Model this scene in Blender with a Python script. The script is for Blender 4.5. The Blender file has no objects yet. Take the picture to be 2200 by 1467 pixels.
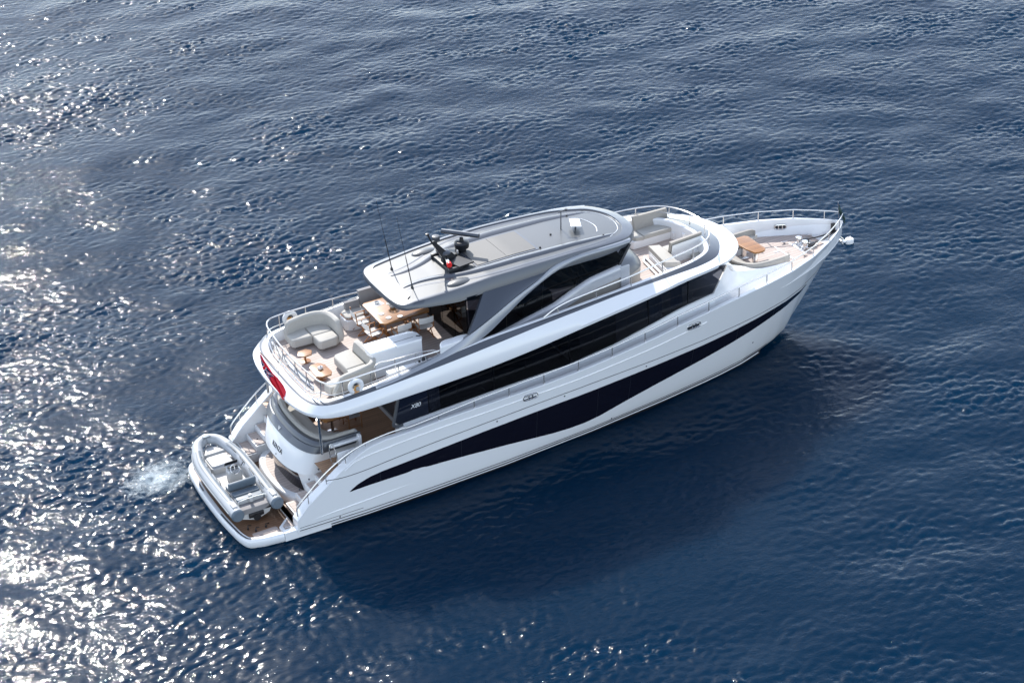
import bpy, bmesh, math, random
import numpy as np
from mathutils import Vector, Matrix

# ------------------------------------------------------------------ camera
scene = bpy.context.scene
R = math.radians
cam = bpy.data.objects.new("camera", bpy.data.cameras.new("camera"))
scene.collection.objects.link(cam)
cr_, cu_, cf_ = (0.87905708, -0.47423751, -0.04855334), (0.27031366, 0.4119687, 0.87017947), (0.39266929, 0.77806206, -0.49033688)
m = Matrix.Identity(4)
for i in range(3):
    m[i][0], m[i][1], m[i][2] = cr_[i], cu_[i], -cf_[i]
m.translation = Vector((-15.522, -52.8035, 36.0859))
cam.matrix_world = m
cam.data.sensor_width = 36.0
cam.data.lens = 71.7523
cam.data.clip_start = 0.5
cam.data.clip_end = 9000.0
scene.camera = cam

# ------------------------------------------------------------------ light
SUN_AZ, SUN_EL = 82.0, 38.5
world = bpy.data.worlds.new("World")
scene.world = world
world.use_nodes = True
nt = world.node_tree
bg = nt.nodes["Background"]
sky = nt.nodes.new("ShaderNodeTexSky")
sky.sky_type = 'NISHITA'
sky.sun_disc = False
sky.sun_elevation = R(SUN_EL)
sky.sun_rotation = R(90.0 - SUN_AZ)
sky.air_density = 1.0
sky.dust_density = 0.2
hs = nt.nodes.new("ShaderNodeHueSaturation")   # a hazy, whitish summer sky
hs.inputs["Saturation"].default_value = 0.5
nt.links.new(sky.outputs[0], hs.inputs["Color"])
cool = nt.nodes.new("ShaderNodeMix")
cool.data_type = 'RGBA'
cool.blend_type = 'MULTIPLY'
cool.inputs["Factor"].default_value = 1.0
cool.inputs["B"].default_value = (0.95, 0.99, 1.05, 1)
nt.links.new(hs.outputs[0], cool.inputs["A"])
nt.links.new(cool.outputs["Result"], bg.inputs[0])
bg.inputs[1].default_value = 0.15
sl = bpy.data.lights.new("sun", 'SUN')
sl.energy = 2.6
sl.angle = R(0.53)
sl.color = (1.0, 0.95, 0.88)
sun = bpy.data.objects.new("sun", sl)
scene.collection.objects.link(sun)
sv = Vector((math.cos(R(SUN_AZ)) * math.cos(R(SUN_EL)), math.sin(R(SUN_AZ)) * math.cos(R(SUN_EL)), math.sin(R(SUN_EL))))
sun.rotation_euler = sv.to_track_quat('Z', 'Y').to_euler()
sun.location = sv * 100
scene.cycles.caustics_reflective = False
scene.cycles.caustics_refractive = False
scene.cycles.sample_clamp_indirect = 3.0
scene.cycles.blur_glossy = 1.0
scene.cycles.use_denoising = True
scene.cycles.denoising_prefilter = 'NONE'   # keeps the sun's glints on the water crisp
vs = scene.view_settings
vs.view_transform = 'Standard'
vs.look = 'None'
vs.gamma = 1.0
vs.use_curve_mapping = False
vs.exposure = 1.25

# ------------------------------------------------------------------ materials
MATS = {}

def mat(name, col, rough=0.5, metal=0.0, coat=0.0, spec=0.5, noise=0.0, nscale=4.0, bump=0.0, bscale=40.0):
    mt = bpy.data.materials.new(name)
    mt.use_nodes = True
    n = mt.node_tree
    b = n.nodes["Principled BSDF"]
    b.inputs["Base Color"].default_value = (*col, 1)
    b.inputs["Roughness"].default_value = rough
    b.inputs["Metallic"].default_value = metal
    b.inputs["Coat Weight"].default_value = coat
    b.inputs["Coat Roughness"].default_value = 0.05
    b.inputs["Specular IOR Level"].default_value = spec
    geo = n.nodes.new("ShaderNodeNewGeometry")
    if noise > 0:
        tx = n.nodes.new("ShaderNodeTexNoise")
        tx.inputs["Scale"].default_value = nscale
        tx.inputs["Detail"].default_value = 5
        n.links.new(geo.outputs["Position"], tx.inputs["Vector"])
        mx = n.nodes.new("ShaderNodeMix")
        mx.data_type = 'RGBA'
        mx.inputs["A"].default_value = (*[c * (1 - noise) for c in col], 1)
        mx.inputs["B"].default_value = (*[min(1, c * (1 + noise)) for c in col], 1)
        n.links.new(tx.outputs["Fac"], mx.inputs["Factor"])
        n.links.new(mx.outputs["Result"], b.inputs["Base Color"])
    if bump > 0:
        t2 = n.nodes.new("ShaderNodeTexNoise")
        t2.inputs["Scale"].default_value = bscale
        t2.inputs["Detail"].default_value = 4
        n.links.new(geo.outputs["Position"], t2.inputs["Vector"])
        bp = n.nodes.new("ShaderNodeBump")
        bp.inputs["Strength"].default_value = bump
        bp.inputs["Distance"].default_value = 0.01
        n.links.new(t2.outputs["Fac"], bp.inputs["Height"])
        n.links.new(bp.outputs["Normal"], b.inputs["Normal"])
    MATS[name] = mt
    return mt

def math_node(n, op, a, b=None, c=None):
    nd = n.nodes.new("ShaderNodeMath")
    nd.operation = op
    for k, v in enumerate((a, b, c)):
        if v is None:
            continue
        if isinstance(v, (int, float)):
            nd.inputs[k].default_value = v
        else:
            n.links.new(v, nd.inputs[k])
    return nd.outputs[0]

def plank_mat(name, col, caulk, width=0.11, gap=0.11, rough=0.6, axis="Y", grain=0.18):
    mt = bpy.data.materials.new(name)
    mt.use_nodes = True
    n = mt.node_tree
    b = n.nodes["Principled BSDF"]
    b.inputs["Roughness"].default_value = rough
    geo = n.nodes.new("ShaderNodeNewGeometry")
    sep = n.nodes.new("ShaderNodeSeparateXYZ")
    n.links.new(geo.outputs["Position"], sep.inputs[0])
    across = sep.outputs[axis]
    along = sep.outputs["X" if axis == "Y" else "Y"]
    q = math_node(n, 'DIVIDE', across, width)
    fr = math_node(n, 'FRACT', q)
    fl = math_node(n, 'FLOOR', q)
    line = math_node(n, 'LESS_THAN', fr, gap)
    # butt joints staggered per plank
    sh = math_node(n, 'MULTIPLY', fl, 0.618)
    al = math_node(n, 'ADD', math_node(n, 'DIVIDE', along, 2.1), sh)
    wn = n.nodes.new("ShaderNodeTexWhiteNoise")
    wn.noise_dimensions = '2D'
    cmb = n.nodes.new("ShaderNodeCombineXYZ")
    n.links.new(fl, cmb.inputs[0])
    n.links.new(math_node(n, 'FLOOR', al), cmb.inputs[1])
    n.links.new(cmb.outputs[0], wn.inputs["Vector"])
    tx = n.nodes.new("ShaderNodeTexNoise")
    mp = n.nodes.new("ShaderNodeMapping")
    mp.inputs["Scale"].default_value = (2, 30, 8) if axis == "Y" else (30, 2, 8)
    n.links.new(geo.outputs["Position"], mp.inputs[0])
    n.links.new(mp.outputs[0], tx.inputs["Vector"])
    tx.inputs["Scale"].default_value = 1.0
    tx.inputs["Detail"].default_value = 6
    val = math_node(n, 'ADD', math_node(n, 'MULTIPLY', wn.outputs["Value"], 0.6), math_node(n, 'MULTIPLY', tx.outputs["Fac"], 0.6))
    mx = n.nodes.new("ShaderNodeMix")
    mx.data_type = 'RGBA'
    mx.inputs["A"].default_value = (*[c * (1 - grain) for c in col], 1)
    mx.inputs["B"].default_value = (*[min(1, c * (1 + grain)) for c in col], 1)
    n.links.new(val, mx.inputs["Factor"])
    m2 = n.nodes.new("ShaderNodeMix")
    m2.data_type = 'RGBA'
    m2.inputs["B"].default_value = (*caulk, 1)
    n.links.new(line, m2.inputs["Factor"])
    n.links.new(mx.outputs["Result"], m2.inputs["A"])
    n.links.new(m2.outputs["Result"], b.inputs["Base Color"])
    MATS[name] = mt
    return mt

WHITE = mat("white_gelcoat", (0.80, 0.81, 0.82), 0.22, coat=0.5, noise=0.015, nscale=1.5)
TENDERW = mat("tender_white", (0.50, 0.50, 0.49), 0.5, noise=0.03, nscale=6)
WHITE2 = mat("white_nonslip", (0.74, 0.74, 0.73), 0.45, noise=0.03, nscale=6)
SILVER = mat("silver_grey_paint", (0.085, 0.094, 0.112), 0.32, metal=0.3, coat=0.25, noise=0.03, nscale=1.0)
ARCHP = mat("sunlit_silver_paint", (0.30, 0.315, 0.345), 0.3, metal=0.3, coat=0.4, noise=0.03, nscale=1.0)  # arch silver, its colour lightened for sun on the upward face
PALESIL = mat("pale_silver_paint", (0.50, 0.51, 0.535), 0.3, metal=0.15, coat=0.4, noise=0.02, nscale=1.0)
SILVER_D = mat("dark_silver_paint", (0.055, 0.065, 0.085), 0.3, metal=0.45, coat=0.4, noise=0.03, nscale=1.0)
ROOFGREY = mat("roof_grey", (0.08, 0.085, 0.09), 0.36, metal=0.25, coat=0.2, noise=0.02, nscale=2)
PANELGREY = mat("sunroof_fabric", (0.085, 0.083, 0.08), 0.5, noise=0.04, nscale=8)
BLACK = mat("black_plastic", (0.012, 0.013, 0.016), 0.35, noise=0.1, nscale=9)
DARKGREY = mat("dark_grey_plastic", (0.06, 0.065, 0.075), 0.35, noise=0.08, nscale=9)
STEEL = mat("polished_steel", (0.72, 0.71, 0.70), 0.18, metal=1.0, noise=0.03, nscale=10)
RAILM = mat("rail_steel", (0.66, 0.64, 0.62), 0.25, metal=0.85, noise=0.03, nscale=10)
CUSH = mat("beige_cushion", (0.44, 0.42, 0.38), 0.8, noise=0.05, nscale=12, bump=0.25, bscale=60)
CUSH2 = mat("taupe_cushion", (0.36, 0.335, 0.30), 0.8, noise=0.05, nscale=12, bump=0.25, bscale=60)
CUSHG = mat("grey_cushion", (0.26, 0.25, 0.25), 0.8, noise=0.05, nscale=12, bump=0.2, bscale=60)
CANVAS = mat("white_canvas", (0.74, 0.72, 0.68), 0.75, noise=0.04, nscale=20)
WOOD = plank_mat("varnished_teak", (0.29, 0.125, 0.034), (0.12, 0.045, 0.012), 0.1, 0.08, 0.3, "Y", 0.3)
WOODP = mat("teak_frame", (0.33, 0.135, 0.04), 0.35, noise=0.25, nscale=20)
TEAK = plank_mat("pale_teak_deck", (0.45, 0.375, 0.335), (0.24, 0.19, 0.17), 0.15, 0.10, 0.65, "Y", 0.14)
TEAKC = plank_mat("cockpit_teak", (0.40, 0.245, 0.15), (0.22, 0.12, 0.07), 0.11, 0.12, 0.5, "Y", 0.2)  # varnished brown, colour lightened to carry bounced light under the overhang
TEAKB = plank_mat("brown_teak_deck", (0.21, 0.115, 0.065), (0.09, 0.045, 0.025), 0.11, 0.12, 0.5, "Y", 0.2)
TUBEG = mat("pale_grey_hypalon", (0.40, 0.42, 0.44), 0.5, noise=0.03, nscale=6)
TUBED = mat("mid_grey_hypalon", (0.12, 0.155, 0.19), 0.5, noise=0.04, nscale=6)
RED = mat("red_cloth", (0.62, 0.012, 0.03), 0.7, noise=0.12, nscale=14)
NAVY = mat("navy_cloth", (0.012, 0.02, 0.09), 0.7, noise=0.1, nscale=14)
WCLOTH = mat("white_cloth", (0.8, 0.8, 0.8), 0.7, noise=0.05, nscale=14)
GREENC = mat("dark_green_cloth", (0.02, 0.05, 0.05), 0.7, noise=0.1, nscale=14)
REDL = mat("red_lens", (0.75, 0.03, 0.03), 0.25, noise=0.05, nscale=14)
ORANGE = mat("yellow_rope", (0.62, 0.30, 0.05), 0.6, noise=0.15, nscale=30)
NAVYPAINT = mat("navy_hull_line", (0.015, 0.017, 0.025), 0.3, noise=0.1, nscale=5)
ANTIFOUL = mat("black_antifouling", (0.012, 0.010, 0.012), 0.5, noise=0.2, nscale=3)
HULLGLASS = mat("black_hull_glass", (0.006, 0.006, 0.012), 0.06, spec=0.5, noise=0.15, nscale=1)
DOORGLASS = mat("smoked_glass", (0.008, 0.011, 0.022), 0.05, spec=0.6, noise=0.15, nscale=1)
GREEN = mat("leaf_green", (0.05, 0.12, 0.03), 0.6, noise=0.3, nscale=30)
INTER = mat("interior_oak", (0.22, 0.19, 0.17), 0.5, noise=0.15, nscale=3)
CURTAIN = mat("pale_curtain", (0.55, 0.57, 0.62), 0.8, noise=0.05, nscale=8)

def glass_mat(name, tint, rough=0.03):
    mt = bpy.data.materials.new(name)
    mt.use_nodes = True
    n = mt.node_tree
    n.nodes.remove(n.nodes["Principled BSDF"])
    out = n.nodes["Material Output"]
    tr = n.nodes.new("ShaderNodeBsdfTransparent")
    geo = n.nodes.new("ShaderNodeNewGeometry")
    tx = n.nodes.new("ShaderNodeTexNoise")
    tx.inputs["Scale"].default_value = 0.7
    n.links.new(geo.outputs["Position"], tx.inputs["Vector"])
    mx = n.nodes.new("ShaderNodeMix")
    mx.data_type = 'RGBA'
    mx.inputs["A"].default_value = (*[t * 0.85 for t in tint], 1)
    mx.inputs["B"].default_value = (*[t * 1.15 for t in tint], 1)
    n.links.new(tx.outputs["Fac"], mx.inputs["Factor"])
    n.links.new(mx.outputs["Result"], tr.inputs[0])
    gl = n.nodes.new("ShaderNodeBsdfGlossy")
    gl.inputs["Roughness"].default_value = rough
    fr = n.nodes.new("ShaderNodeFresnel")
    fr.inputs[0].default_value = 1.5
    ms = n.nodes.new("ShaderNodeMixShader")
    n.links.new(fr.outputs[0], ms.inputs[0])
    n.links.new(tr.outputs[0], ms.inputs[1])
    n.links.new(gl.outputs[0], ms.inputs[2])
    n.links.new(ms.outputs[0], out.inputs[0])
    MATS[name] = mt
    return mt

TINT = glass_mat("tinted_glass", (0.155, 0.17, 0.215))
CLEAR = glass_mat("clear_glass", (0.93, 0.95, 0.96))

# ------------------------------------------------------------------ mesh helpers
COL = scene.collection

def catmull(pts, n):
    """n points evenly spaced along a smooth curve through pts"""
    P = np.array(pts, float)
    if len(P) == 2:
        t = np.linspace(0, 1, n)[:, None]
        return P[0] * (1 - t) + P[1] * t
    E = np.vstack([2 * P[0] - P[1], P, 2 * P[-1] - P[-2]])
    out = []
    for i in range(1, len(E) - 2):
        a, b, c, d = E[i - 1], E[i], E[i + 1], E[i + 2]
        ta = max(np.linalg.norm(b - a), 1e-6) ** .5
        tb = ta + max(np.linalg.norm(c - b), 1e-6) ** .5
        tc = tb + max(np.linalg.norm(d - c), 1e-6) ** .5
        for k in range(16):
            t = ta + (tb - ta) * k / 16
            A1 = (ta - t) / ta * a + t / ta * b
            A2 = (tb - t) / (tb - ta) * b + (t - ta) / (tb - ta) * c
            A3 = (tc - t) / (tc - tb) * c + (t - tb) / (tc - tb) * d
            B1 = (tb - t) / tb * A1 + t / tb * A2
            B2 = (tc - t) / (tc - ta) * A2 + (t - ta) / (tc - ta) * A3
            out.append((tb - t) / (tb - ta) * B1 + (t - ta) / (tb - ta) * B2)
    out.append(P[-1])
    Q = np.array(out)
    s = np.concatenate([[0], np.cumsum(np.linalg.norm(np.diff(Q, axis=0), axis=1))])
    u = np.linspace(0, s[-1], n)
    return np.stack([np.interp(u, s, Q[:, k]) for k in range(P.shape[1])], 1)

class MB:
    def __init__(self):
        self.v, self.f, self.mi = [], [], []
    def add(self, vs, fs, mi=0):
        o = len(self.v)
        self.v += [tuple(float(c) for c in p) for p in vs]
        self.f += [tuple(i + o for i in f) for f in fs]
        self.mi += [mi] * len(fs)
        return self
    def loft(self, rows, closed=False, mi=0, flip=False, cap=False):
        n = len(rows[0])
        vs = [p for r in rows for p in r]
        fs = []
        for i in range(len(rows) - 1):
            for j in range(n if closed else n - 1):
                k = (j + 1) % n
                q = (i * n + j, i * n + k, (i + 1) * n + k, (i + 1) * n + j)
                fs.append(q[::-1] if flip else q)
        if cap:
            fs.append(tuple(range(n))[::-1])
            fs.append(tuple((len(rows) - 1) * n + j for j in range(n)))
        return self.add(vs, fs, mi)
    def mloft(self, rows, mi=0, closed=False):
        self.loft(rows, closed, mi)
        self.loft([[(p[0], -p[1], p[2]) for p in r] for r in rows], closed, mi, flip=True)
        return self
    def prism(self, outline, z0, z1, mi=0, bev=0.0, dish=0.0):
        """outline in plan -> solid with softened top edge"""
        o = np.array(outline, float)
        c = o.mean(0)
        rows = [[(p[0], p[1], z0) for p in o]]
        if bev > 0:
            rows.append([(p[0], p[1], z1 - bev) for p in o])
            for a in (0.35, 0.75, 1.0):
                s = bev * (1 - math.cos(a * math.pi / 2))
                h = bev * math.sin(a * math.pi / 2)
                rows.append([(*(p + (c - p) / max(np.linalg.norm(c - p), 1e-6) * s), z1 - bev + h) for p in o])
        else:
            rows.append([(p[0], p[1], z1) for p in o])
        return self.loft(rows, True, mi, cap=True)
    def box(self, c, s, mi=0, bev=0.0, rz=0.0, M=None):
        bm = bmesh.new()
        bmesh.ops.create_cube(bm, size=1.0)
        for v in bm.verts:
            v.co = Vector((v.co.x * s[0], v.co.y * s[1], v.co.z * s[2]))
        if bev > 0:
            bmesh.ops.bevel(bm, geom=list(bm.edges), offset=min(bev, min(s) * 0.45), segments=3, affect='EDGES', profile=0.5)
        T = Matrix.Translation(c) @ (M.to_4x4() if M is not None else Matrix.Rotation(rz, 4, 'Z'))
        bm.verts.index_update()
        self.add([T @ v.co for v in bm.verts], [[v.index for v in f.verts] for f in bm.faces], mi)
        bm.free()
        return self
    def tube(self, pts, r, n=8, closed=False, mi=0, cap=True):
        P = [Vector(p) for p in pts]
        rr = r if isinstance(r, (list, tuple, np.ndarray)) else [r] * len(P)
        rows = []
        prev = None
        for i, p in enumerate(P):
            a = P[i - 1] if (i > 0 or closed) else p
            b = P[(i + 1) % len(P)] if (i < len(P) - 1 or closed) else p
            t = (b - a).normalized()
            if prev is None:
                x = t.orthogonal().normalized()
            else:
                x = (prev - t * prev.dot(t))
                x = x.normalized() if x.length > 1e-6 else t.orthogonal().normalized()
            prev = x
            y = t.cross(x)
            rows.append([p + (x * math.cos(2 * math.pi * k / n) + y * math.sin(2 * math.pi * k / n)) * rr[i] for k in range(n)])
        if closed:
            # align the seam
            rows.append(rows[0])
            best = min(range(n), key=lambda s: sum((rows[-2][k] - rows[0][(k + s) % n]).length for k in range(n)))
            rows[-1] = [rows[0][(k + best) % n] for k in range(n)]
            return self.loft(rows, True, mi)
        return self.loft(rows, True, mi, cap=cap)
    def lathe(self, c, prof, n=20, mi=0, M=None):
        """prof: list of (radius, height)"""
        rows = []
        for r, h in prof:
            rows.append([Vector((r * math.cos(2 * math.pi * k / n), r * math.sin(2 * math.pi * k / n), h)) for k in range(n)])
        if M is not None:
            rows = [[M @ p for p in r] for r in rows]
        rows = [[p + Vector(c) for p in r] for r in rows]
        return self.loft(rows, True, mi, cap=True)
    def grid(self, rows, mi=0):
        return self.loft(rows, False, mi)
    def build(self, name, mats, parent=None, angle=35, smooth=True):
        me = bpy.data.meshes.new(name)
        me.from_pydata(self.v, [], self.f)
        bm = bmesh.new()
        bm.from_mesh(me)
        # keep only merges that close loft seams and collapse empty faces
        bmesh.ops.remove_doubles(bm, verts=bm.verts, dist=1e-5)
        bmesh.ops.recalc_face_normals(bm, faces=bm.faces)
        bm.to_mesh(me)
        bm.free()
        mats = mats if isinstance(mats, (list, tuple)) else [mats]
        for q in mats:
            me.materials.append(q)
        if len(mats) > 1 and len(me.polygons) == len(self.mi):
            me.polygons.foreach_set("material_index", self.mi)
        if smooth:
            me.polygons.foreach_set("use_smooth", [True] * len(me.polygons))
            me.set_sharp_from_angle(angle=R(angle))
        me.update()
        o = bpy.data.objects.new(name, me)
        COL.objects.link(o)
        if parent is not None:
            o.parent = parent
        return o

def thing(name, label, cat, loc=(0, 0, 0), rz=0.0, group=None):
    o = bpy.data.objects.new(name, None)
    COL.objects.link(o)
    o.empty_display_size = 0.3
    o.location = loc
    o.rotation_euler = (0, 0, rz)
    o["label"] = label
    o["category"] = cat
    if group:
        o["group"] = group
    return o

def tag(o, label, cat, group=None):
    o["label"] = label
    o["category"] = cat
    if group:
        o["group"] = group
    return o

def mir(pts):
    return [(p[0], -p[1], p[2]) for p in pts]

def itp(T, x):
    a = np.array(T)
    return float(np.interp(x, a[:, 0], a[:, 1]))

def rrect(x0, x1, y0, y1, r, n=5):
    pts = []
    for cx, cy, a0 in ((x1 - r, y1 - r, 0), (x0 + r, y1 - r, 90), (x0 + r, y0 + r, 180), (x1 - r, y0 + r, 270)):
        for k in range(n + 1):
            a = R(a0 + 90 * k / n)
            pts.append((cx + r * math.cos(a), cy + r * math.sin(a)))
    return pts

# ------------------------------------------------------------------ the sea
def smoothstep(a, b, x):
    t = np.clip((x - a) / (b - a), 0, 1)
    return t * t * (3 - 2 * t)

SEA_N, SEA_L = 1280, 100.0
SEA_X0, SEA_Y0 = -25.0, -38.0

def make_heights():
    rng = np.random.default_rng(11)
    k1 = np.fft.fftfreq(SEA_N, SEA_L / SEA_N) * 2 * np.pi
    kx, ky = np.meshgrid(k1, k1, indexing='ij')
    k = np.hypot(kx, ky)
    k[0, 0] = 1
    wd = R(WIND_DIR)
    c = (kx * math.cos(wd) + ky * math.sin(wd)) / k
    def field(kp, amp, spread, cut):
        ph = np.exp(-1.25 * (kp / k) ** 2) / k ** 4 * (spread + (1 - spread) * np.abs(c) ** 2.5) * np.exp(-(k / cut) ** 2)
        ph[0, 0] = 0
        a = (rng.standard_normal(k.shape) + 1j * rng.standard_normal(k.shape)) * np.sqrt(ph)
        h = np.real(np.fft.ifft2(a))
        return h / h.std() * amp, a
    swell = field(2 * np.pi / 4.2, 0.016, 0.25, 3.2)[0] + field(2 * np.pi / 11, 0.024, 0.4, 2.0)[0]
    chop = field(2 * np.pi / 0.46, 0.0078, 0.20, 26.0)[0]
    cat = field(2 * np.pi / 0.30, 0.0040, 0.35, 40.0)[0]
    # wind-roughened patches between smoother slicks, chop riding on the crests
    g1 = field(2 * np.pi / 2.6, 1.0, 0.12, 3.0)[0]
    g2 = field(2 * np.pi / 11, 1.0, 0.5, 1.0)[0]
    patch = np.exp(0.32 * g1 + 0.38 * g2) * 0.95
    h = swell + chop * np.minimum(patch, 3.0) + cat * np.minimum(patch ** 1.2, 3.5)
    # horizontal displacement sharpens the crests
    A = np.fft.fft2(h)
    dx = np.real(np.fft.ifft2(-1j * kx / k * A)) * 0.9
    dy = np.real(np.fft.ifft2(-1j * ky / k * A)) * 0.9
    return h, dx, dy

WIND_DIR = 82.0

def make_sea():
    h, dx, dy = make_heights()
    st = SEA_L / SEA_N
    g = np.array([25, 60, 140, 330, 800, 2000, 5000.0])
    def axis(x0):
        core = x0 + np.arange(SEA_N) * st
        return np.concatenate([core[0] - g[::-1], core, core[-1] + g])
    X, Y = np.meshgrid(axis(SEA_X0), axis(SEA_Y0), indexing='ij')
    pad = len(g)
    Z = np.zeros_like(X)
    w = np.ones((SEA_N, SEA_N))
    e = np.minimum(np.arange(SEA_N), np.arange(SEA_N)[::-1]) * st
    ed = np.minimum(e[:, None], e[None, :])
    w = smoothstep(0, 3.0, ed)
    # calmer water in the lee of the hull
    xc = X[pad:-pad, pad:-pad]
    yc = Y[pad:-pad, pad:-pad]
    lee = np.exp(-((xc - 10.5) / 9.0) ** 4 - ((yc + 6.5) / 5.5) ** 2)
    w2 = w * (1 - 0.15 * lee)
    Z[pad:-pad, pad:-pad] = h * w2
    X[pad:-pad, pad:-pad] += dx * w2
    Y[pad:-pad, pad:-pad] += dy * w2
    nx, ny = X.shape
    co = np.stack([X, Y, Z], -1).reshape(-1, 3).astype(np.float32)
    i = np.arange(nx * ny).reshape(nx, ny)
    q = np.stack([i[:-1, :-1], i[1:, :-1], i[1:, 1:], i[:-1, 1:]], -1).reshape(-1, 4)
    me = bpy.data.meshes.new("sea_water")
    me.vertices.add(len(co))
    me.vertices.foreach_set("co", co.ravel())
    me.loops.add(q.size)
    me.loops.foreach_set("vertex_index", q.ravel().astype(np.int32))
    me.polygons.add(len(q))
    me.polygons.foreach_set("loop_start", np.arange(0, q.size, 4, dtype=np.int32))
    me.polygons.foreach_set("use_smooth", np.ones(len(q), bool))
    me.update()
    o = bpy.data.objects.new("sea_water", me)
    COL.objects.link(o)
    o["kind"] = "structure"
    o["label"] = "deep blue rippled sea glittering in the sun"
    mt = bpy.data.materials.new("sea_water")
    mt.use_nodes = True
    n = mt.node_tree
    b = n.nodes["Principled BSDF"]
    b.inputs["Base Color"].default_value = (0.003, 0.017, 0.040, 1)
    b.inputs["Roughness"].default_value = 0.032
    b.inputs["IOR"].default_value = 1.333
    b.inputs["Specular IOR Level"].default_value = 0.10
    geo = n.nodes.new("ShaderNodeNewGeometry")
    prev = None
    # gusts: ripples are stronger in some patches than in others
    gn = n.nodes.new("ShaderNodeTexNoise")
    gn.inputs["Scale"].default_value = 0.22
    gn.inputs["Detail"].default_value = 4
    n.links.new(geo.outputs["Position"], gn.inputs["Vector"])
    gust = math_node(n, 'MULTIPLY_ADD', gn.outputs["Fac"], 2.2, -0.1)
    for sc, dist, det, st_ in ((4.5, 0.014, 2, (1.0, 0.40, 1)), (10.0, 0.0115, 2, (1.0, 0.6, 1))):
        mp = n.nodes.new("ShaderNodeMapping")
        mp.inputs["Rotation"].default_value = (0, 0, R(-WIND_DIR))
        n.links.new(geo.outputs["Position"], mp.inputs[0])
        m2 = n.nodes.new("ShaderNodeMapping")
        m2.inputs["Scale"].default_value = st_
        n.links.new(mp.outputs[0], m2.inputs[0])
        mp = m2
        tx = n.nodes.new("ShaderNodeTexNoise")
        tx.inputs["Scale"].default_value = sc
        tx.inputs["Detail"].default_value = det
        tx.inputs["Roughness"].default_value = 0.55
        tx.inputs["Distortion"].default_value = 0.5
        n.links.new(mp.outputs[0], tx.inputs["Vector"])
        bp = n.nodes.new("ShaderNodeBump")
        bp.inputs["Strength"].default_value = 1.0
        bp.inputs["Distance"].default_value = dist
        if sc > 5:
            n.links.new(math_node(n, 'MULTIPLY', gust, dist), bp.inputs["Distance"])
        n.links.new(tx.outputs["Fac"], bp.inputs["Height"])
        if prev is not None:
            n.links.new(prev, bp.inputs["Normal"])
        prev = bp.outputs["Normal"]
    n.links.new(prev, b.inputs["Normal"])
    # patches of water with a greener body colour
    tx = n.nodes.new("ShaderNodeTexNoise")
    tx.inputs["Scale"].default_value = 0.12
    tx.inputs["Detail"].default_value = 3
    n.links.new(geo.outputs["Position"], tx.inputs["Vector"])
    mx = n.nodes.new("ShaderNodeMix")
    mx.data_type = 'RGBA'
    mx.inputs["A"].default_value = (0.0004, 0.0115, 0.031, 1)
    mx.inputs["B"].default_value = (0.0005, 0.0160, 0.039, 1)
    n.links.new(tx.outputs["Fac"], mx.inputs["Factor"])
    n.links.new(mx.outputs["Result"], b.inputs["Base Color"])
    b.subsurface_method = 'BURLEY'
    b.inputs["Subsurface Weight"].default_value = 1.0
    b.inputs["Subsurface Radius"].default_value = (1.0, 1.0, 1.0)
    b.inputs["Subsurface Scale"].default_value = 4.0
    b.inputs["Coat Weight"].default_value = 0.12
    b.inputs["Coat Roughness"].default_value = 0.30
    b.inputs["Coat IOR"].default_value = 1.2
    me.materials.append(mt)
    return h

SEA_H = make_sea()

# churned foam by the stern
def make_foam():
    mt = bpy.data.materials.new("sea_foam")
    mt.use_nodes = True
    n = mt.node_tree
    b = n.nodes["Principled BSDF"]
    b.inputs["Base Color"].default_value = (0.55, 0.68, 0.75, 1)
    b.inputs["Roughness"].default_value = 0.5
    geo = n.nodes.new("ShaderNodeNewGeometry")
    tx = n.nodes.new("ShaderNodeTexNoise")
    tx.inputs["Scale"].default_value = 3.2
    tx.inputs["Detail"].default_value = 9
    tx.inputs["Roughness"].default_value = 0.7
    tx.inputs["Distortion"].default_value = 1.2
    n.links.new(geo.outputs["Position"], tx.inputs["Vector"])
    tc = n.nodes.new("ShaderNodeTexCoord")
    sp = n.nodes.new("ShaderNodeVectorMath")
    sp.operation = 'DISTANCE'
    sp.inputs[1].default_value = (0.5, 0.5, 0)
    n.links.new(tc.outputs["UV"], sp.inputs[0])
    fall = math_node(n, 'MULTIPLY_ADD', sp.outputs["Value"], -1.5, 0.56)
    a = math_node(n, 'ADD', tx.outputs["Fac"], fall)
    al = math_node(n, 'MULTIPLY_ADD', a, 2.0, -1.30)
    cl = n.nodes.new("ShaderNodeClamp")
    n.links.new(al, cl.inputs[0])
    al2 = math_node(n, 'MULTIPLY', cl.outputs[0], 0.55)
    n.links.new(al2, b.inputs["Alpha"])
    cx, cy, rx, ry = -0.75, 2.7, 2.3, 2.0
    N = 40
    st = SEA_L / SEA_N
    vs, fs, uv = [], [], []
    for i in range(N + 1):
        for j in range(N + 1):
            u, v = i / N, j / N
            x, y = cx + (u - .5) * 2 * rx, cy + (v - .5) * 2 * ry
            ii, jj = int((x - SEA_X0) / st), int((y - SEA_Y0) / st)
            z = float(SEA_H[ii:ii + 3, jj:jj + 3].max()) + 0.05
            vs.append((x, y, z))
            uv.append((u, v))
    for i in range(N):
        for j in range(N):
            a = i * (N + 1) + j
            fs.append((a, a + N + 1, a + N + 2, a + 1))
    me = bpy.data.meshes.new("sea_foam")
    me.from_pydata(vs, [], fs)
    l = me.uv_layers.new(name="uv")
    for lp in me.loops:
        l.data[lp.index].uv = uv[lp.vertex_index]
    me.polygons.foreach_set("use_smooth", [True] * len(me.polygons))
    me.materials.append(mt)
    o = bpy.data.objects.new("sea_foam", me)
    COL.objects.link(o)
    o["kind"] = "stuff"
    o["label"] = "pale churned foam on the water off the stern platform"

make_foam()

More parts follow.
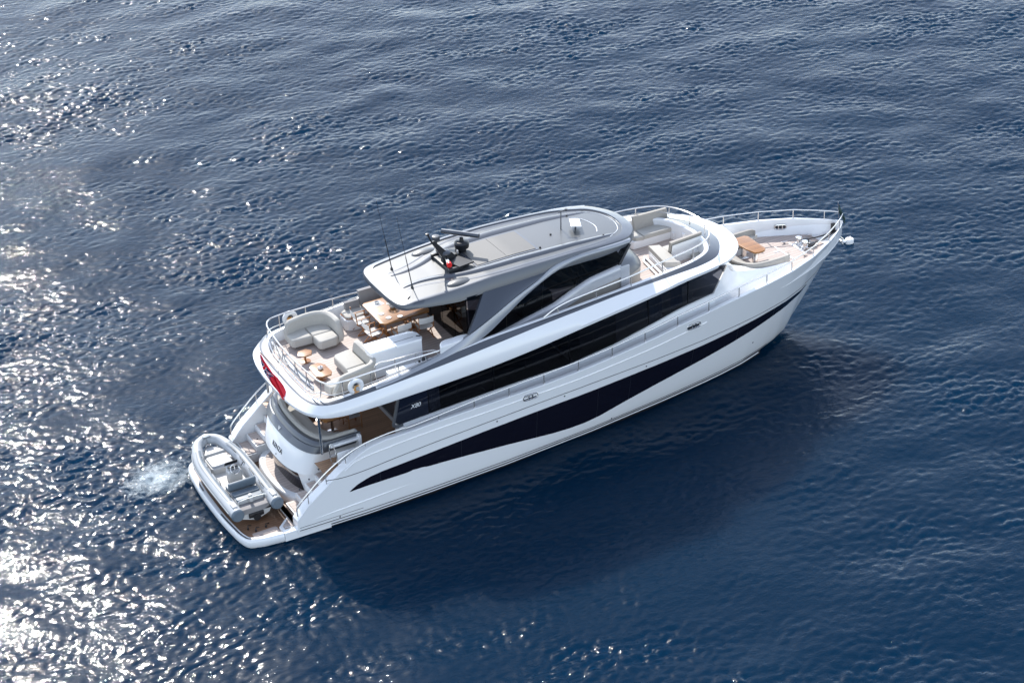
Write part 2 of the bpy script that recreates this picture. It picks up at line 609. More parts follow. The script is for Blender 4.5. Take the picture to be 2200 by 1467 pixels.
# ------------------------------------------------------------------ yacht: hull form
ZS=[(1.9,.66),(1.97,.72),(2.27,1.07),(2.91,1.56),(3.46,1.98),(4.0,2.34),(4.5,2.56),(5,2.64),(6,2.66),(7,2.72),(8.2,2.76),(9.5,2.79),(10.7,2.83),(12,2.91),(13.3,3.02),(14.5,3.16),(15.8,3.33),(17.1,3.45),(18.4,3.51),(20,3.53),(22,3.57),(23.2,3.6),(24.56,3.56)]
YS=[(0,2.8),(1.9,2.94),(3,3.0),(5,3.06),(8,3.1),(12,3.1),(15,3.03),(17,2.89),(18.4,2.7),(19.7,2.46),(20.9,2.18),(22.1,1.74),(23.2,1.14),(23.8,.72),(24.2,.4),(24.45,.16),(24.56,.02)]
YW=[(1.9,2.9),(4.3,2.95),(6.6,2.9),(9.3,2.79),(12.7,2.52),(15.8,2.14),(17.5,1.88),(18.3,1.73),(19.3,1.5),(20.35,1.14),(21.1,.82),(21.9,.36),(22.3,.0)]
ST=[(22.3,.2),(22.5,.45),(22.9,.95),(23.25,1.45),(23.75,2.1),(24.1,2.5),(24.35,2.85),(24.52,3.2),(24.56,3.5)]

def hully(x, z):
    """half breadth of the hull at station x and height z"""
    zs = itp(ZS, x)
    if x < 5:
        zs = max(zs, itp([(0, 2.3), (5, 2.64)], x))
    yS = itp(YS, x)
    if x < 22.3:
        zl, yl = 0.2, itp(YW, x)
    else:
        zl, yl = itp(ST, x), 0.0
    t = (z - zl) / max(zs - zl, 0.02)
    p = float(np.interp(x, [3, 14, 20, 23], [.55, .7, .85, .9]))
    if t < 0:
        return max(yl + t * 0.25, 0)
    return yl + (yS - yl) * min(t, 1.15) ** p

def zdeck(x):
    return itp([(1.9, .36), (4.5, .36), (4.6, 1.75), (6, 1.75), (9, 1.9), (13, 2.25), (17, 2.85), (19, 3.0), (24.6, 3.05)], x)

def capw(x):
    return itp([(1.9, .38), (4, .34), (6, .17), (22, .15), (23.5, .10), (24.3, .05), (24.56, .01)], x)

def zf(x):
    return 3.95 + 0.025 * (x - 4)

yacht = thing("motor_yacht", "large white motor yacht with silver-grey hardtop and black window bands along the hull", "yacht")

def hull():
    xs = np.concatenate([np.linspace(1.9, 5, 22), np.linspace(5.2, 19, 56), np.linspace(19.2, 24.56, 44)])
    cols = []
    for x in xs:
        x = float(x)
        zs = itp(ZS, x)
        c = []
        if x < 22.3:
            yw = itp(YW, x)
            c += [(x, yw * .9, -.6), (x, yw * .985, .185)]
            zl = .2
        else:
            zl = itp(ST, x)
            c += [(x, 0, zl), (x, 0, zl)]
        for t in np.linspace(0, 1, 22):
            z = zl + (zs - zl) * t
            c.append((x, hully(x, z), z))
        yS = hully(x, zs)
        w = capw(x)
        yi = max(yS - w, 0.0)
        c.append((x, max(yS - .02, 0), zs + .015))
        c.append((x, max(yi + .02, 0), zs + .015))
        c.append((x, yi, zs - .005))
        c.append((x, max(yi - .03, 0), min(zdeck(x), zs - .05) - .03))
        cols.append(c)
    b = MB()
    n = len(cols[0])
    rows = [[c[k] for c in cols] for k in range(n)]
    for k in range(1, n - 1):
        b.mloft([rows[k], rows[k + 1]])
    bt = MB()
    bt.mloft([rows[0][:88], rows[1][:88]])
    bt.loft([cols[0][:2], mir(cols[0][:2])])
    bt.build("boot_top", ANTIFOUL, yacht)
    # stern closing plate and the wing ends
    c0 = [p for p in cols[0][1:]]
    b.loft([c0, mir(c0)], False, 0)
    return b.build("hull", WHITE, yacht, angle=28)

HULL = hull()

# dark bands of hull glazing, laid on the hull skin
WUP = [(3.68, 1.175), (3.8, 1.26), (4.0, 1.37), (4.4, 1.50), (4.84, 1.56), (5.63, 1.61), (6.97, 1.70), (8.33, 1.79), (9.73, 1.86), (11.15, 1.91), (12.61, 1.95), (14.41, 2.01), (16.0, 2.04), (17.66, 2.07), (19.43, 2.12), (20.72, 2.14), (21.78, 2.10), (22.2, 2.06), (22.5, 2.02)]
WLO = [(3.68, 1.17), (4.28, 1.20), (5.0, 1.205), (5.75, 1.20), (5.78, 1.235), (6.3, 1.21), (6.33, 1.18), (7.0, 1.145), (7.86, 1.085), (9.26, .96), (10.22, .84), (10.96, .74), (11.7, .68), (12.3, .675), (12.9, .74), (13.87, .93), (15.06, 1.13), (16.12, 1.27), (17.04, 1.38), (18.35, 1.53), (19.54, 1.67), (20.84, 1.82), (21.91, 1.92), (22.5, 2.0)]

def skin_patch(x0, x1, off=0.006, side=-1, n=None):
    b = MB()
    n = n or max(6, int((x1 - x0) / .12))
    rows = []
    for x in np.linspace(x0, x1, n):
        x = float(x)
        zu, zl = itp(WUP, x), itp(WLO, x)
        zu = max(zu, zl + .002)
        rows.append([(x, side * (hully(x, z) + off), z) for z in np.linspace(zl, zu, 7)])
    return b.loft(rows)

PANES = [3.68, 4.75, 7.6, 10.38, 12.72, 14.0, 16.6, 18.6, 20.4, 22.48]
for s in (-1, 1):
    for a, c in zip(PANES, PANES[1:]):
        skin_patch(a + (.012 if a > 3.7 else 0), c - .012, .008, s).build("hull_window", HULLGLASS, yacht)
    skin_patch(3.7, 22.45, .004, s).build("window_gasket", NAVYPAINT, yacht)

def skin_line(pts, r, off=0.0, side=-1, n=120):
    P = catmull([(x, z, 0) for x, z in pts], n)
    return [(p[0], side * (hully(float(p[0]), float(p[1])) + off), p[1]) for p in P]

GROOVE = [(2.94, 1.84), (3.47, 1.77), (4.11, 1.78), (5.2, 1.88), (6.54, 1.99), (7.89, 2.07), (9.26, 2.14), (10.67, 2.2), (12.58, 2.26), (14.5, 2.28), (16.67, 2.28), (18.19, 2.28), (20.04, 2.26), (21.44, 2.24), (22.42, 2.22), (23.4, 2.2)]
KNUCK = [(3.6, 1.98), (3.95, 2.2), (5.24, 2.37), (7.01, 2.47), (8.36, 2.5), (9.91, 2.55), (12, 2.62), (14.5, 2.8), (17, 3.05)]
for s in (-1, 1):
    MB().tube(skin_line(GROOVE, 0, 0.0, s), .011, 6).build("hull_seam", NAVYPAINT, yacht)
    MB().tube(skin_line(KNUCK, 0, -.006, s, 70), .03, 8).build("hull_knuckle", WHITE, yacht)
    # two rubbing strakes above the boot top
    MB().tube([(x, s * (hully(x, .30) + .004), .30 + .0 * x) for x in map(float, np.linspace(1.95, 20.6, 90))], .012, 6).build("boot_line", NAVYPAINT, yacht)
    MB().tube([(x, s * (itp(YW, x) * .98 + .012), .11) for x in map(float, np.linspace(2.0, 20.2, 90))], .018, 6).build("spray_rail", WHITE, yacht)
    # long low chine moulding towards the stern
    MB().tube(skin_line([(1.96, .52), (3, .6), (4.5, .68), (6.2, .74)], 0, -.02, s, 40), [.012 + .03 * math.sin(math.pi * k / 39) for k in range(40)], 8).build("chine_moulding", WHITE, yacht)
    MB().tube(skin_line([(1.96, .40), (3, .41), (4.1, .42)], 0, .0, s, 20), .008, 6).build("boot_line", NAVYPAINT, yacht)

# small skin fittings on the hull sides
for s in (-1, 1):
    for x, z in ((8.9, 2.02), (11.4, 2.12), (14.6, 2.14), (19.6, .95), (13.4, .36), (3.3, .36)):
        MB().lathe((x, s * (hully(x, z) + .004), z), [(.0, -.012), (.028, -.012), (.03, .0), (.018, .008), (0, .008)], 10, M=Matrix.Rotation(-s * math.pi / 2, 3, 'X')).build("skin_fitting", DARKGREY, yacht)

# fairleads set in the bulwark
def fairlead(x, z, s):
    y = hully(x, z)
    a = math.atan2(hully(x + .25, z) - hully(x - .25, z), .5)
    M3 = Matrix.Rotation(s * a, 3, 'Z')
    b = MB()
    pl = rrect(-.26, .26, -.095, .095, .08, 4)
    ring = [Vector((p[0], 0, p[1])) for p in pl]
    b.tube([Vector((x, s * (y + .005), z)) + M3 @ q for q in ring], .022, 6, closed=True)
    f = b.build("fairlead", STEEL, yacht)
    c = MB()
    c.add([Vector((x, s * (y + .004), z)) + M3 @ q for q in ring], [tuple(range(len(ring)))])
    c.build("opening", BLACK, f)
    d = MB()
    for dx in (-.07, .06):
        p0 = Vector((x, s * (y + .02), z)) + M3 @ Vector((dx, 0, -.09))
        d.tube([p0, p0 + Vector((.01, 0, .17))], .025, 8)
    d.build("roller", STEEL, f)

for s in (-1, 1):
    fairlead(10.12, 2.56, s)
    fairlead(16.45, 3.12, s)

# ------------------------------------------------------------------ decks
def strip_deck(x0, x1, zfun, yfun, n=40, dz=0.0):
    b = MB()
    rows = []
    for x in map(float, np.linspace(x0, x1, n)):
        y = yfun(x)
        rows.append([(x, y * t, zfun(x) + dz) for t in np.linspace(-1, 1, 9)])
    return b.loft(rows)

def inner_y(x):
    return max(itp(YS, x) - capw(x) - .01, .01)

strip_deck(6.2, 24.3, zdeck, inner_y, 70, -.012).build("side_deck", WHITE2, yacht)
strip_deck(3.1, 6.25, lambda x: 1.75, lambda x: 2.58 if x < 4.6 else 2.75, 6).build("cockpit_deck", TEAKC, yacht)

def fore_teak(x):
    return min(inner_y(x) - .16, itp([(19.6, 1.2), (20.8, 1.35), (21.4, 1.9), (22, 1.9)], x))

strip_deck(19.6, 23.6, zdeck, fore_teak, 40, .004).build("foredeck", TEAK, yacht)
b = MB()
for x0, y0, y1, w in ((22.02, -.62, .52, .07), (22.62, -.45, .5, .08)):
    b.box((x0, (y0 + y1) / 2, zdeck(x0) + .012), (w, y1 - y0, .02), bev=.005)
b.box((21.87, .18, zdeck(21.8) + .012), (.22, .10, .02), bev=.004)
b.build("deck_hatch_trim", WHITE, yacht)

# coachroof running forward from the saloon glass
def coachroof():
    bot = [(17.2, -2.42, 2.9), (18.2, -2.2, 2.97), (19.2, -1.9, 3.0), (20.2, -1.66, 3.0), (21.0, -1.5, 3.0), (21.5, -1.36, 3.0), (21.66, -1.1, 3.0)]
    mid = [(17.45, -2.37, 3.6), (18.3, -2.12, 3.5), (19.2, -1.78, 3.38), (20.2, -1.5, 3.28), (21.0, -1.38, 3.24), (21.45, -1.28, 3.22), (21.6, -1.05, 3.2)]
    top = [(18.15, -2.28, 4.62), (18.6, -1.85, 4.1), (19.2, -1.5, 3.75), (20.2, -1.33, 3.5), (21.0, -1.28, 3.42), (21.4, -1.2, 3.38), (21.5, -1.02, 3.36)]
    inn = [(18.15, -1.2, 4.12), (18.6, -1.1, 4.0), (19.2, -1.0, 3.78), (20.2, -.95, 3.4), (21.0, -.95, 3.3), (21.4, -.95, 3.3), (21.5, -.95, 3.3)]
    cen = [(18.15, 0, 4.12), (18.6, 0, 4.0), (19.2, 0, 3.78), (19.6, -.0, 3.3), (19.6, -.0, 3.05), (19.6, -.0, 3.02), (19.6, 0, 3.02)]
    b = MB()
    rows = [catmull(r, 40) for r in (bot, mid, top, inn)]
    b.mloft(rows)
    rows = [catmull(r[:3], 20) for r in (inn, cen)]
    b.mloft(rows)
    o = b.build("coachroof", WHITE, yacht, angle=40)
    # tinted lower windscreen panels let into the slope
    for s in (-1, 1):
        pl = [(17.75, 3.72), (18.12, 4.3), (18.75, 3.72), (19.3, 3.42), (18.5, 3.3)]
    return o

coachroof()

# ------------------------------------------------------------------ main deck saloon
ZG = [(5.5, 2.6), (5.97, 2.64), (7.36, 2.70), (9.23, 2.77), (10.58, 2.81), (11.94, 2.84), (13.64, 3.05), (15.12, 3.36), (16.25, 3.60), (17.53, 3.76), (18.2, 3.8)]
ZB = [(2.6, 3.8), (4.5, 3.81), (6, 3.84), (8.4, 3.93), (10.24, 4.08), (12.58, 4.36), (15, 4.6), (16.4, 4.7), (17.6, 4.66), (18.4, 4.6), (19.6, 4.53)]

def yh(x):
    return itp([(5.5, 2.45), (8, 2.42), (15, 2.38), (18.2, 2.3)], x)

for s in (-1, 1):
    rows = []
    for x in map(float, np.linspace(5.75, 17.6, 50)):
        zg = itp(ZG, x)
        zd = zdeck(x) - .02
        rows.append([(x, s * (yh(x) + .10), zd), (x, s * (yh(x) + .06), zg - .1), (x, s * (yh(x) + .045), zg - .02), (x, s * (yh(x) - .05), zg)])
    b = MB().loft(rows)
    b.loft([[p for p in rows[0]], [(p[0] + .02, p[1] - s * .4, p[2]) for p in rows[0]]])
    b.build("saloon_side", WHITE, yacht)
    # panes, the aft one raked and rounded
    cuts = [(5.62, 5.92), (6.84, 6.84), (9.2, 9.2), (12.0, 12.0), (15.0, 15.0), (16.55, 16.6), (17.55, 18.12)]
    for k, ((a0, a1), (c0, c1)) in enumerate(zip(cuts, cuts[1:])):
        g = .012
        rows = []
        for t in np.linspace(0, 1, 14):
            xb = a0 + g + (c0 - a0 - 2 * g) * t
            xt = a1 + g + (c1 - a1 - 2 * g) * t
            zb, zt = itp(ZG, xb) + (.0 if k else .14 * max(0, 1 - t * 5) ** 2), itp(ZB, xt) + .06
            col = []
            for u in np.linspace(0, 1, 6):
                x = xb + (xt - xb) * u
                col.append((x, s * yh(x), zb + (zt - zb) * u))
            rows.append(col)
        MB().loft(rows).build("saloon_window", DOORGLASS if k == 0 else TINT, yacht)
        if k:
            MB().loft([[(a0 - .03, s * (yh(a0) - .03), itp(ZG, a0) - .02), (a1 - .03, s * (yh(a0) - .03), itp(ZB, a1) + .05)],
                       [(a0 + .03, s * (yh(a0) - .03), itp(ZG, a0) - .02), (a1 + .03, s * (yh(a0) - .03), itp(ZB, a1) + .05)]]).build("window_mullion", BLACK, yacht)
    # rounded dark fairing at the aft corner of the glass
    b = MB()
    pth = [(5.9, s * 2.40, 3.86), (5.78, s * 2.43, 3.4), (5.62, s * 2.45, 2.84), (5.58, s * 2.45, 2.68), (5.66, s * 2.45, 2.60), (5.9, s * 2.45, 2.6)]
    b.tube(catmull(pth, 24), .055, 8)
    b.build("saloon_corner_trim", DARKGREY, yacht)

# interior seen through the tinted glass
strip_deck(6.3, 17.5, lambda x: itp([(6, 1.79), (9, 1.93), (13, 2.2), (17.5, 2.6)], x), lambda x: 2.3, 20, .03).build("saloon_floor", INTER, yacht)
MB().box((8.2, 1.2, 2.25), (2.0, .9, .75), bev=.1).build("saloon_sofa", CUSH, yacht)
MB().box((8.4, -1.5, 2.2), (1.6, .7, .6), bev=.1).build("saloon_sofa", CUSH, yacht)
MB().box((11.0, .6, 2.5), (1.6, 1.0, .75), bev=.06).build("saloon_table", INTER, yacht)
b = MB()
b.box((13.4, 0, 3.1), (1.4, 3.6, 1.9), bev=.02)
b.build("galley_cabinet", INTER, yacht)
for s in (-1, 1):
    for x0, x1 in ((6.9, 7.3), (15.15, 15.6), (15.95, 16.4)):
        b = MB()
        rows = []
        for t in np.linspace(0, 1, 30):
            x = x0 + (x1 - x0) * t
            yy = s * (yh(x) - .14 + .025 * math.sin(t * 40))
            rows.append([(x, yy, itp(ZG, x) - .1), (x, yy, itp(ZB, x) + .02)])
        b.loft(rows).build("curtain", CURTAIN, yacht)
b = MB()
for s in (-1, 1):
    b.box((6.35, s * 1.6, 2.8), (.05, 1.45, 2.1), bev=.01)
b.box((6.35, 0, 2.8), (.03, 1.8, 2.06))
b.build("saloon_door", DOORGLASS, yacht)
# tied back white drapes at the door corners
for s in (-1, 1):
    b = MB()
    rows = []
    for t in np.linspace(0, 1, 8):
        z = 3.75 - 1.9 * t
        w = .26 * (1 - math.sin(math.pi * t) * .75)
        rows.append([(6.16 + .03 * math.sin(q * 18 + t), s * (2.32 - w * q * 1.2), z) for q in np.linspace(0, 1, 12)])
    b.loft(rows).build("drape", WCLOTH, yacht)

# ------------------------------------------------------------------ flybridge overhang, coaming and deck
RB = [(2.6, 0, 3.8), (2.61, -.7, 3.8), (2.7, -1.57, 3.8), (2.9, -2.23, 3.8), (3.2, -2.6, 3.8), (3.7, -2.8, 3.8), (4.5, -2.88, 3.81), (6, -2.9, 3.84), (8.4, -2.9, 3.93), (10.24, -2.9, 4.08), (12.58, -2.88, 4.36), (15, -2.79, 4.6), (16.4, -2.63, 4.7), (17.6, -2.37, 4.66), (18.4, -2.05, 4.6), (18.95, -1.65, 4.57), (19.3, -1.18, 4.55), (19.52, -.6, 4.54), (19.6, 0, 4.53)]
RT = [(2.92, 0, 4.1), (2.92, -.9, 4.1), (2.98, -1.7, 4.1), (3.14, -2.25, 4.12), (3.5, -2.6, 4.18), (4.2, -2.72, 4.24), (6, -2.78, 4.38), (8.06, -2.78, 4.54), (10.84, -2.71, 4.77), (12.6, -2.62, 4.86), (14.2, -2.48, 4.9), (16, -2.28, 4.85), (17.4, -2.05, 4.79), (18.05, -1.8, 4.78), (18.5, -1.3, 4.78), (18.8, -.7, 4.78), (18.88, 0, 4.78)]
RG = [(3.05, 0, 4.14), (3.05, -.9, 4.14), (3.12, -1.65, 4.14), (3.28, -2.15, 4.17), (3.6, -2.48, 4.24), (4.2, -2.6, 4.31), (6, -2.64, 4.5), (8, -2.6, 4.69), (9, -2.57, 4.77), (11.15, -2.5, 4.84), (13.2, -2.42, 4.92), (15.7, -2.15, 4.92), (17.2, -1.88, 4.92), (17.9, -1.5, 4.92), (18.22, -.9, 4.92), (18.36, 0, 4.92)]
NR = 110
rb, rt, rg = catmull(RB, NR), catmull(RT, NR), catmull(RG, NR)

def inset(ring, d, z=None, dz=0.0):
    P = np.array(ring)
    T = np.gradient(P[:, :2], axis=0)
    T /= np.linalg.norm(T, axis=1)[:, None]
    nrm = np.stack([-T[:, 1], T[:, 0]], 1)   # points inboard on the starboard half
    Q = P.copy()
    Q[:, :2] += nrm * d
    Q[:, 1] = np.minimum(Q[:, 1], 0)
    Q[0, 1] = Q[-1, 1] = 0
    Q[:, 2] += dz
    if z is not None:
        Q[:, 2] = [z(x) for x in Q[:, 0]]
    return Q

rc = rb * .42 + rt * .58
rc = inset(rc, -.05)
rb2 = inset(rb, -.012, dz=.10)
und = inset(rb, .14, dz=-.05)
und2 = inset(rb, .34, dz=-.02)
und3 = inset(rb, .62)
und3[:, 2] = [min(z, zf(x) - .14) for x, y, z in und3]
cen = und3.copy()
cen[:, 1] = 0
b = MB()
b.mloft([cen, und3, und2, und, rb, rb2, rc, rt])
b.build("flybridge_overhang", WHITE, yacht, angle=30)
b = MB()
b.mloft([rt, rt * .5 + rg * .5 + np.array([0, 0, .012]), rg])
b.build("flybridge_coaming", SILVER, yacht, angle=40)
ri0 = inset(rg, .03, dz=.015)
ri1 = inset(rg, .12, dz=.01)
ri2 = inset(rg, .15, dz=-.02)
ri3 = inset(rg, .19, z=lambda x: zf(x) - .02)
b = MB()
b.mloft([rg, ri0, ri1, ri2, ri3])
b.build("coaming_lining", WHITE, yacht, angle=40)
b = MB()
b.loft([[(p[0], p[1] * t, zf(p[0])) for p in ri3] for t in np.linspace(1, -1, 9)])
b.build("flybridge_deck", TEAK, yacht)

# ------------------------------------------------------------------ hardtop
RE = [(6.5, 0, 6.14), (6.52, -.8, 6.14), (6.60, -1.3, 6.15), (6.74, -1.5, 6.17), (7.0, -1.57, 6.21), (8.2, -1.67, 6.28), (9.7, -1.71, 6.38), (11, -1.74, 6.40), (13, -1.66, 6.36), (14.2, -1.57, 6.28), (14.85, -1.40, 6.23), (15.25, -1.03, 6.19), (15.5, -.55, 6.17), (15.58, 0, 6.16)]
re_ = catmull(RE, 160)
WT = [(6.5, .8), (6.6, 1.3), (7.0, 1.57), (8.2, 1.67), (11, 1.74), (13, 1.66), (14.2, 1.57), (14.85, 1.4), (15.25, 1.0), (15.58, .4)]
ZE = [(6.5, 6.14), (7, 6.205), (8.2, 6.275), (9.7, 6.375), (11, 6.395), (13, 6.355), (14.2, 6.28), (14.85, 6.23), (15.58, 6.16)]

def roof_z(x, y):
    return itp(ZE, x) - .025 + .035 * max(0, 1 - (y / max(itp(WT, x), .3)) ** 2)

def vinset(ring, fd, fz):
    """inset that varies along the length"""
    P = np.array(ring)
    out = []
    for i, p in enumerate(P):
        out.append(inset(P, itp(fd, p[0]))[i])
    out = np.array(out)
    out[:, 2] = [fz(p, q) for p, q in zip(P, out)]
    return out

DEP = [(6.5, .15), (7.2, .22), (8.5, .38), (13.5, .36), (15, .22), (15.6, .18)]
top_in = vinset(re_, [(6.5, .03), (15.6, .03)], lambda p, q: p[2] + .012)
RIMD = [(6.5, .60), (6.62, .5), (6.75, .32), (7.0, .18), (8.5, .11), (13.5, .13), (14.5, .28), (15.58, .36)]
rim = vinset(re_, RIMD, lambda p, q: roof_z(q[0], q[1]) + .04)
step = vinset(re_, [(a, d + .025) for a, d in RIMD], lambda p, q: roof_z(q[0], q[1]))
fas = vinset(re_, [(6.5, -.02), (7.2, -.08), (8.5, -.13), (14, -.10), (15.6, -.03)], lambda p, q: p[2] - itp(DEP, p[0]))
fas_m = vinset(re_, [(6.5, -.03), (7.2, -.06), (8.5, -.08), (14, -.07), (15.6, -.03)], lambda p, q: p[2] - .45 * itp(DEP, p[0]))
un1 = vinset(re_, [(6.5, .10), (15.6, .08)], lambda p, q: p[2] - itp(DEP, p[0]) - .035)
b = MB()
b.mloft([un1, fas, fas_m, re_, top_in, rim, step])
cu = un1.copy()
cu[:, 1] = 0
b.mloft([cu, un1])
HT = b.build("hardtop", SILVER, yacht, angle=38)
b = MB()
rows = []
for t in (1, .85, .7, .5, .25, 0):
    r = step.copy()
    r[:, 1] *= t
    r[:, 0] = r[:, 0]
    r[:, 2] = [roof_z(x, y) - (.0 if t == 1 else .0) for x, y, z in r]
    rows.append(r)
b.mloft(rows)
b.build("roof_panel", ROOFGREY, HT, angle=40)

def on_roof(pts, dz):
    return [(x, y, roof_z(x, y) + dz) for x, y in pts]

for s in (-1, 1):
    # flowing raised ridge with a trough outboard of it
    path = catmull([(7.05, .50, 0), (7.7, .47, 0), (8.3, .60, 0), (8.9, .85, 0), (9.6, 1.02, 0), (10.7, 1.08, 0), (12.2, 1.09, 0), (13.6, 1.06, 0), (14.6, .98, 0)], 70)
    rows = []
    for i, p in enumerate(path):
        f = math.sin(math.pi * min(1, max(0, i / 69))) ** .5
        w = .05 + .20 * f
        prof = [(-w * .9, -.004), (-w * .55, .035 * f), (-.02, .062 * f), (w * .25, .055 * f), (w * .45, .0), (w * .8, -.02), (w * 1.3, -.012), (w * 1.6, .018 * f), (w * 2.0, -.01)]
        rows.append([(p[0] + a * .0, s * (p[1] + a), roof_z(p[0], p[1] + a) + h + .006) for a, h in prof])
    MB().loft(rows).build("roof_ridge", SILVER, HT, angle=60)
    # low oval blister
    b = MB()
    rows = []
    for k in range(9):
        a = k / 8 * math.pi / 2
        rows.append([(8.75 + .45 * math.cos(a) * math.cos(q), s * (1.25 + .24 * math.cos(a) * math.sin(q)), roof_z(8.75, 1.25) - .03 + .10 * math.sin(a)) for q in np.linspace(0, 2 * math.pi, 28, endpoint=False)])
    b.loft(rows, True, cap=True)
    b.build("roof_blister", ROOFGREY, HT)
    # front edge moulding
b = MB()
fr = catmull([(14.35, 1.12, 0), (14.85, .75, 0), (15.05, .3, 0), (15.08, 0, 0), (15.05, -.3, 0), (14.85, -.75, 0), (14.35, -1.12, 0)], 40)
b.tube([(p[0], p[1], roof_z(p[0], p[1]) + .002) for p in fr], .012, 6)
fr = catmull([(13.95, .72, 0), (14.2, .45, 0), (14.32, 0, 0), (14.3, -.3, 0), (14.15, -.62, 0)], 24)
b.tube([(p[0], p[1], roof_z(p[0], p[1]) + .004) for p in fr], .016, 6)
b.build("roof_moulding", WHITE, HT)
# folding sunroof in two panels
def roof_slab(x0, x1, y0, y1, h, skew=0.0):
    b = MB()
    nx, ny = 10, 10
    rows = []
    for i in range(nx + 1):
        rows.append([])
        for j in range(ny + 1):
            x, y = x0 + (x1 - x0) * i / nx, y0 + (y1 - y0) * j / ny
            rows[-1].append((x, y, roof_z(x, y) + h))
    b.loft(rows)
    edge = rows[0] + [r[-1] for r in rows[1:]] + rows[-1][::-1][1:] + [r[0] for r in rows[::-1][1:-1]]
    b.loft([edge, [(p[0], p[1], p[2] - h - .02) for p in edge]], True)
    return b

roof_slab(9.68, 10.735, -.74, .74, .022).build("sunroof_panel", PANELGREY, HT)
roof_slab(10.745, 11.8, -.74, .74, .022).build("sunroof_panel", PANELGREY, HT)
roof_slab(9.6, 11.88, -.82, .82, .010).build("sunroof_frame", SILVER, HT)
roof_slab(9.2, 9.36, -.86, -.76, .008).build("roof_vent", DARKGREY, HT)

# ------------------------------------------------------------------ sweeping arches that carry the hardtop
UP = [(14.9, -1.50, 6.20), (14.3, -1.64, 6.25), (13.6, -1.72, 6.29), (12.73, -1.76, 6.30), (11.83, -1.83, 6.20), (11.2, -1.95, 5.95), (10.23, -2.12, 5.645), (9.24, -2.34, 5.315), (8.26, -2.47, 4.98), (7.3, -2.56, 4.72), (6.2, -2.63, 4.54), (5.0, -2.66, 4.40)]
LO = [(14.8, -1.58, 6.10), (14.3, -1.70, 6.15), (13.6, -1.77, 6.18), (12.73, -1.81, 6.17), (11.97, -1.88, 6.05), (11.22, -1.99, 5.82), (10.46, -2.12, 5.51), (9.72, -2.30, 5.18), (9.07, -2.44, 4.89), (8.23, -2.58, 4.66), (7.2, -2.68, 4.52), (6.2, -2.73, 4.43), (5.0, -2.74, 4.34)]
up, lo = catmull(UP, 60), catmull(LO, 60)
for s in (-1, 1):
    sg = np.array([1, -s, 1])
    off_in = np.array([0, .13, -.02])
    mid = (up + lo) / 2 + np.array([0, -.025, .01])
    ring = [lo + off_in, lo, mid, up, up + off_in]
    b = MB()
    b.loft([r * sg for r in ring + [ring[0]]])
    b.build("hardtop_arch", ARCHP, yacht, angle=50)
    # side panel between roof edge and arch
    tp = catmull([(9.3, -1.83, 6.01), (9.8, -1.84, 6.03), (10.4, -1.85, 6.05), (11, -1.85, 6.07), (11.5, -1.84, 6.08), (11.9, -1.83, 6.08)], 30)
    bt = catmull([(8.4, -2.43, 5.05), (9.24, -2.32, 5.33), (10.23, -2.10, 5.66), (11.2, -1.93, 5.96), (11.6, -1.86, 6.10), (11.9, -1.82, 6.18)], 30)
    md = (tp + bt) / 2 + np.array([0, -.02, 0])
    b = MB()
    b.loft([tp * sg, md * sg, bt * sg])
    b.loft([(tp + np.array([0, .1, 0])) * sg, (md + np.array([0, .1, 0])) * sg, (bt + np.array([0, .1, 0])) * sg])
    b.loft([[tp[0] * sg, md[0] * sg, bt[0] * sg], [(tp[0] + np.array([0, .1, 0])) * sg, (md[0] + np.array([0, .1, 0])) * sg, (bt[0] + np.array([0, .1, 0])) * sg]])
    b.build("arch_panel", SILVER_D, yacht, angle=50)

# ------------------------------------------------------------------ wheelhouse under the hardtop
SW = [(8.7, 4.25), (9.33, 4.39), (10.82, 4.70), (11.76, 4.86), (12.43, 5.10), (13.2, 5.33), (14.4, 5.45)]
for s in (-1, 1):
    rows, gl, low_ = [], [], []
    for x in map(float, np.linspace(8.7, 14.4, 40)):
        z = itp(SW, x)
        yo = itp([(8.7, 2.02), (11, 1.95), (14.4, 1.72)], x)
        zb = zf(x) - .02
        zm = max(zb + .02, z - .42)
        low_.append([(x, s * (yo - .03), zb), (x, s * (yo - .03), zm + .02)])
        rows.append([(x, s * (yo - .04), zm), (x, s * (yo + .03), zm + .02), (x, s * (yo + .025), z - .14), (x, s * yo, z - .03), (x, s * (yo - .04), z), (x, s * (yo - .2), z + .02)])
        gl.append([(x + .0, s * (yo - .10), z + .015), (x + .08 * (x - 8.7) / 5.7 * 5, s * (yo - .19), 6.0)])
    MB().loft(rows).build("wheelhouse_coaming", PALESIL, yacht, angle=50)
    MB().loft(low_).build("wheelhouse_shaded_wall", CUSH2, yacht, angle=50)  # taupe puts the white wall's shade and teak reflection into its colour
    for a, c in ((0, 9), (9, 18), (18, 27), (27, 39)):
        g = [list(map(tuple, r)) for r in gl[a:c + 1]]
        g[0] = [(p[0] + .012, p[1], p[2]) for p in g[0]]
        MB().loft(g).build("wheelhouse_window", TINT, yacht)
    MB().box((14.52, s * 1.735, 4.82), (.34, .05, 1.2), bev=.02).build("coaming_end", PALESIL, yacht)
    # dark corner post
    MB().tube([(14.36, s * 1.62, 5.42), (14.86, s * 1.5, 6.02)], .055, 8).build("windscreen_post", BLACK, yacht)
# reverse raked windscreen
lo_w = catmull([(14.36, -1.6, 5.42), (14.75, -1.0, 5.42), (14.9, 0, 5.42), (14.75, 1.0, 5.42), (14.36, 1.6, 5.42)], 24)
hi_w = catmull([(14.86, -1.48, 6.0), (15.15, -.9, 6.0), (15.28, 0, 6.0), (15.15, .9, 6.0), (14.86, 1.48, 6.0)], 24)
MB().loft([lo_w, hi_w]).build("windscreen", TINT, yacht)
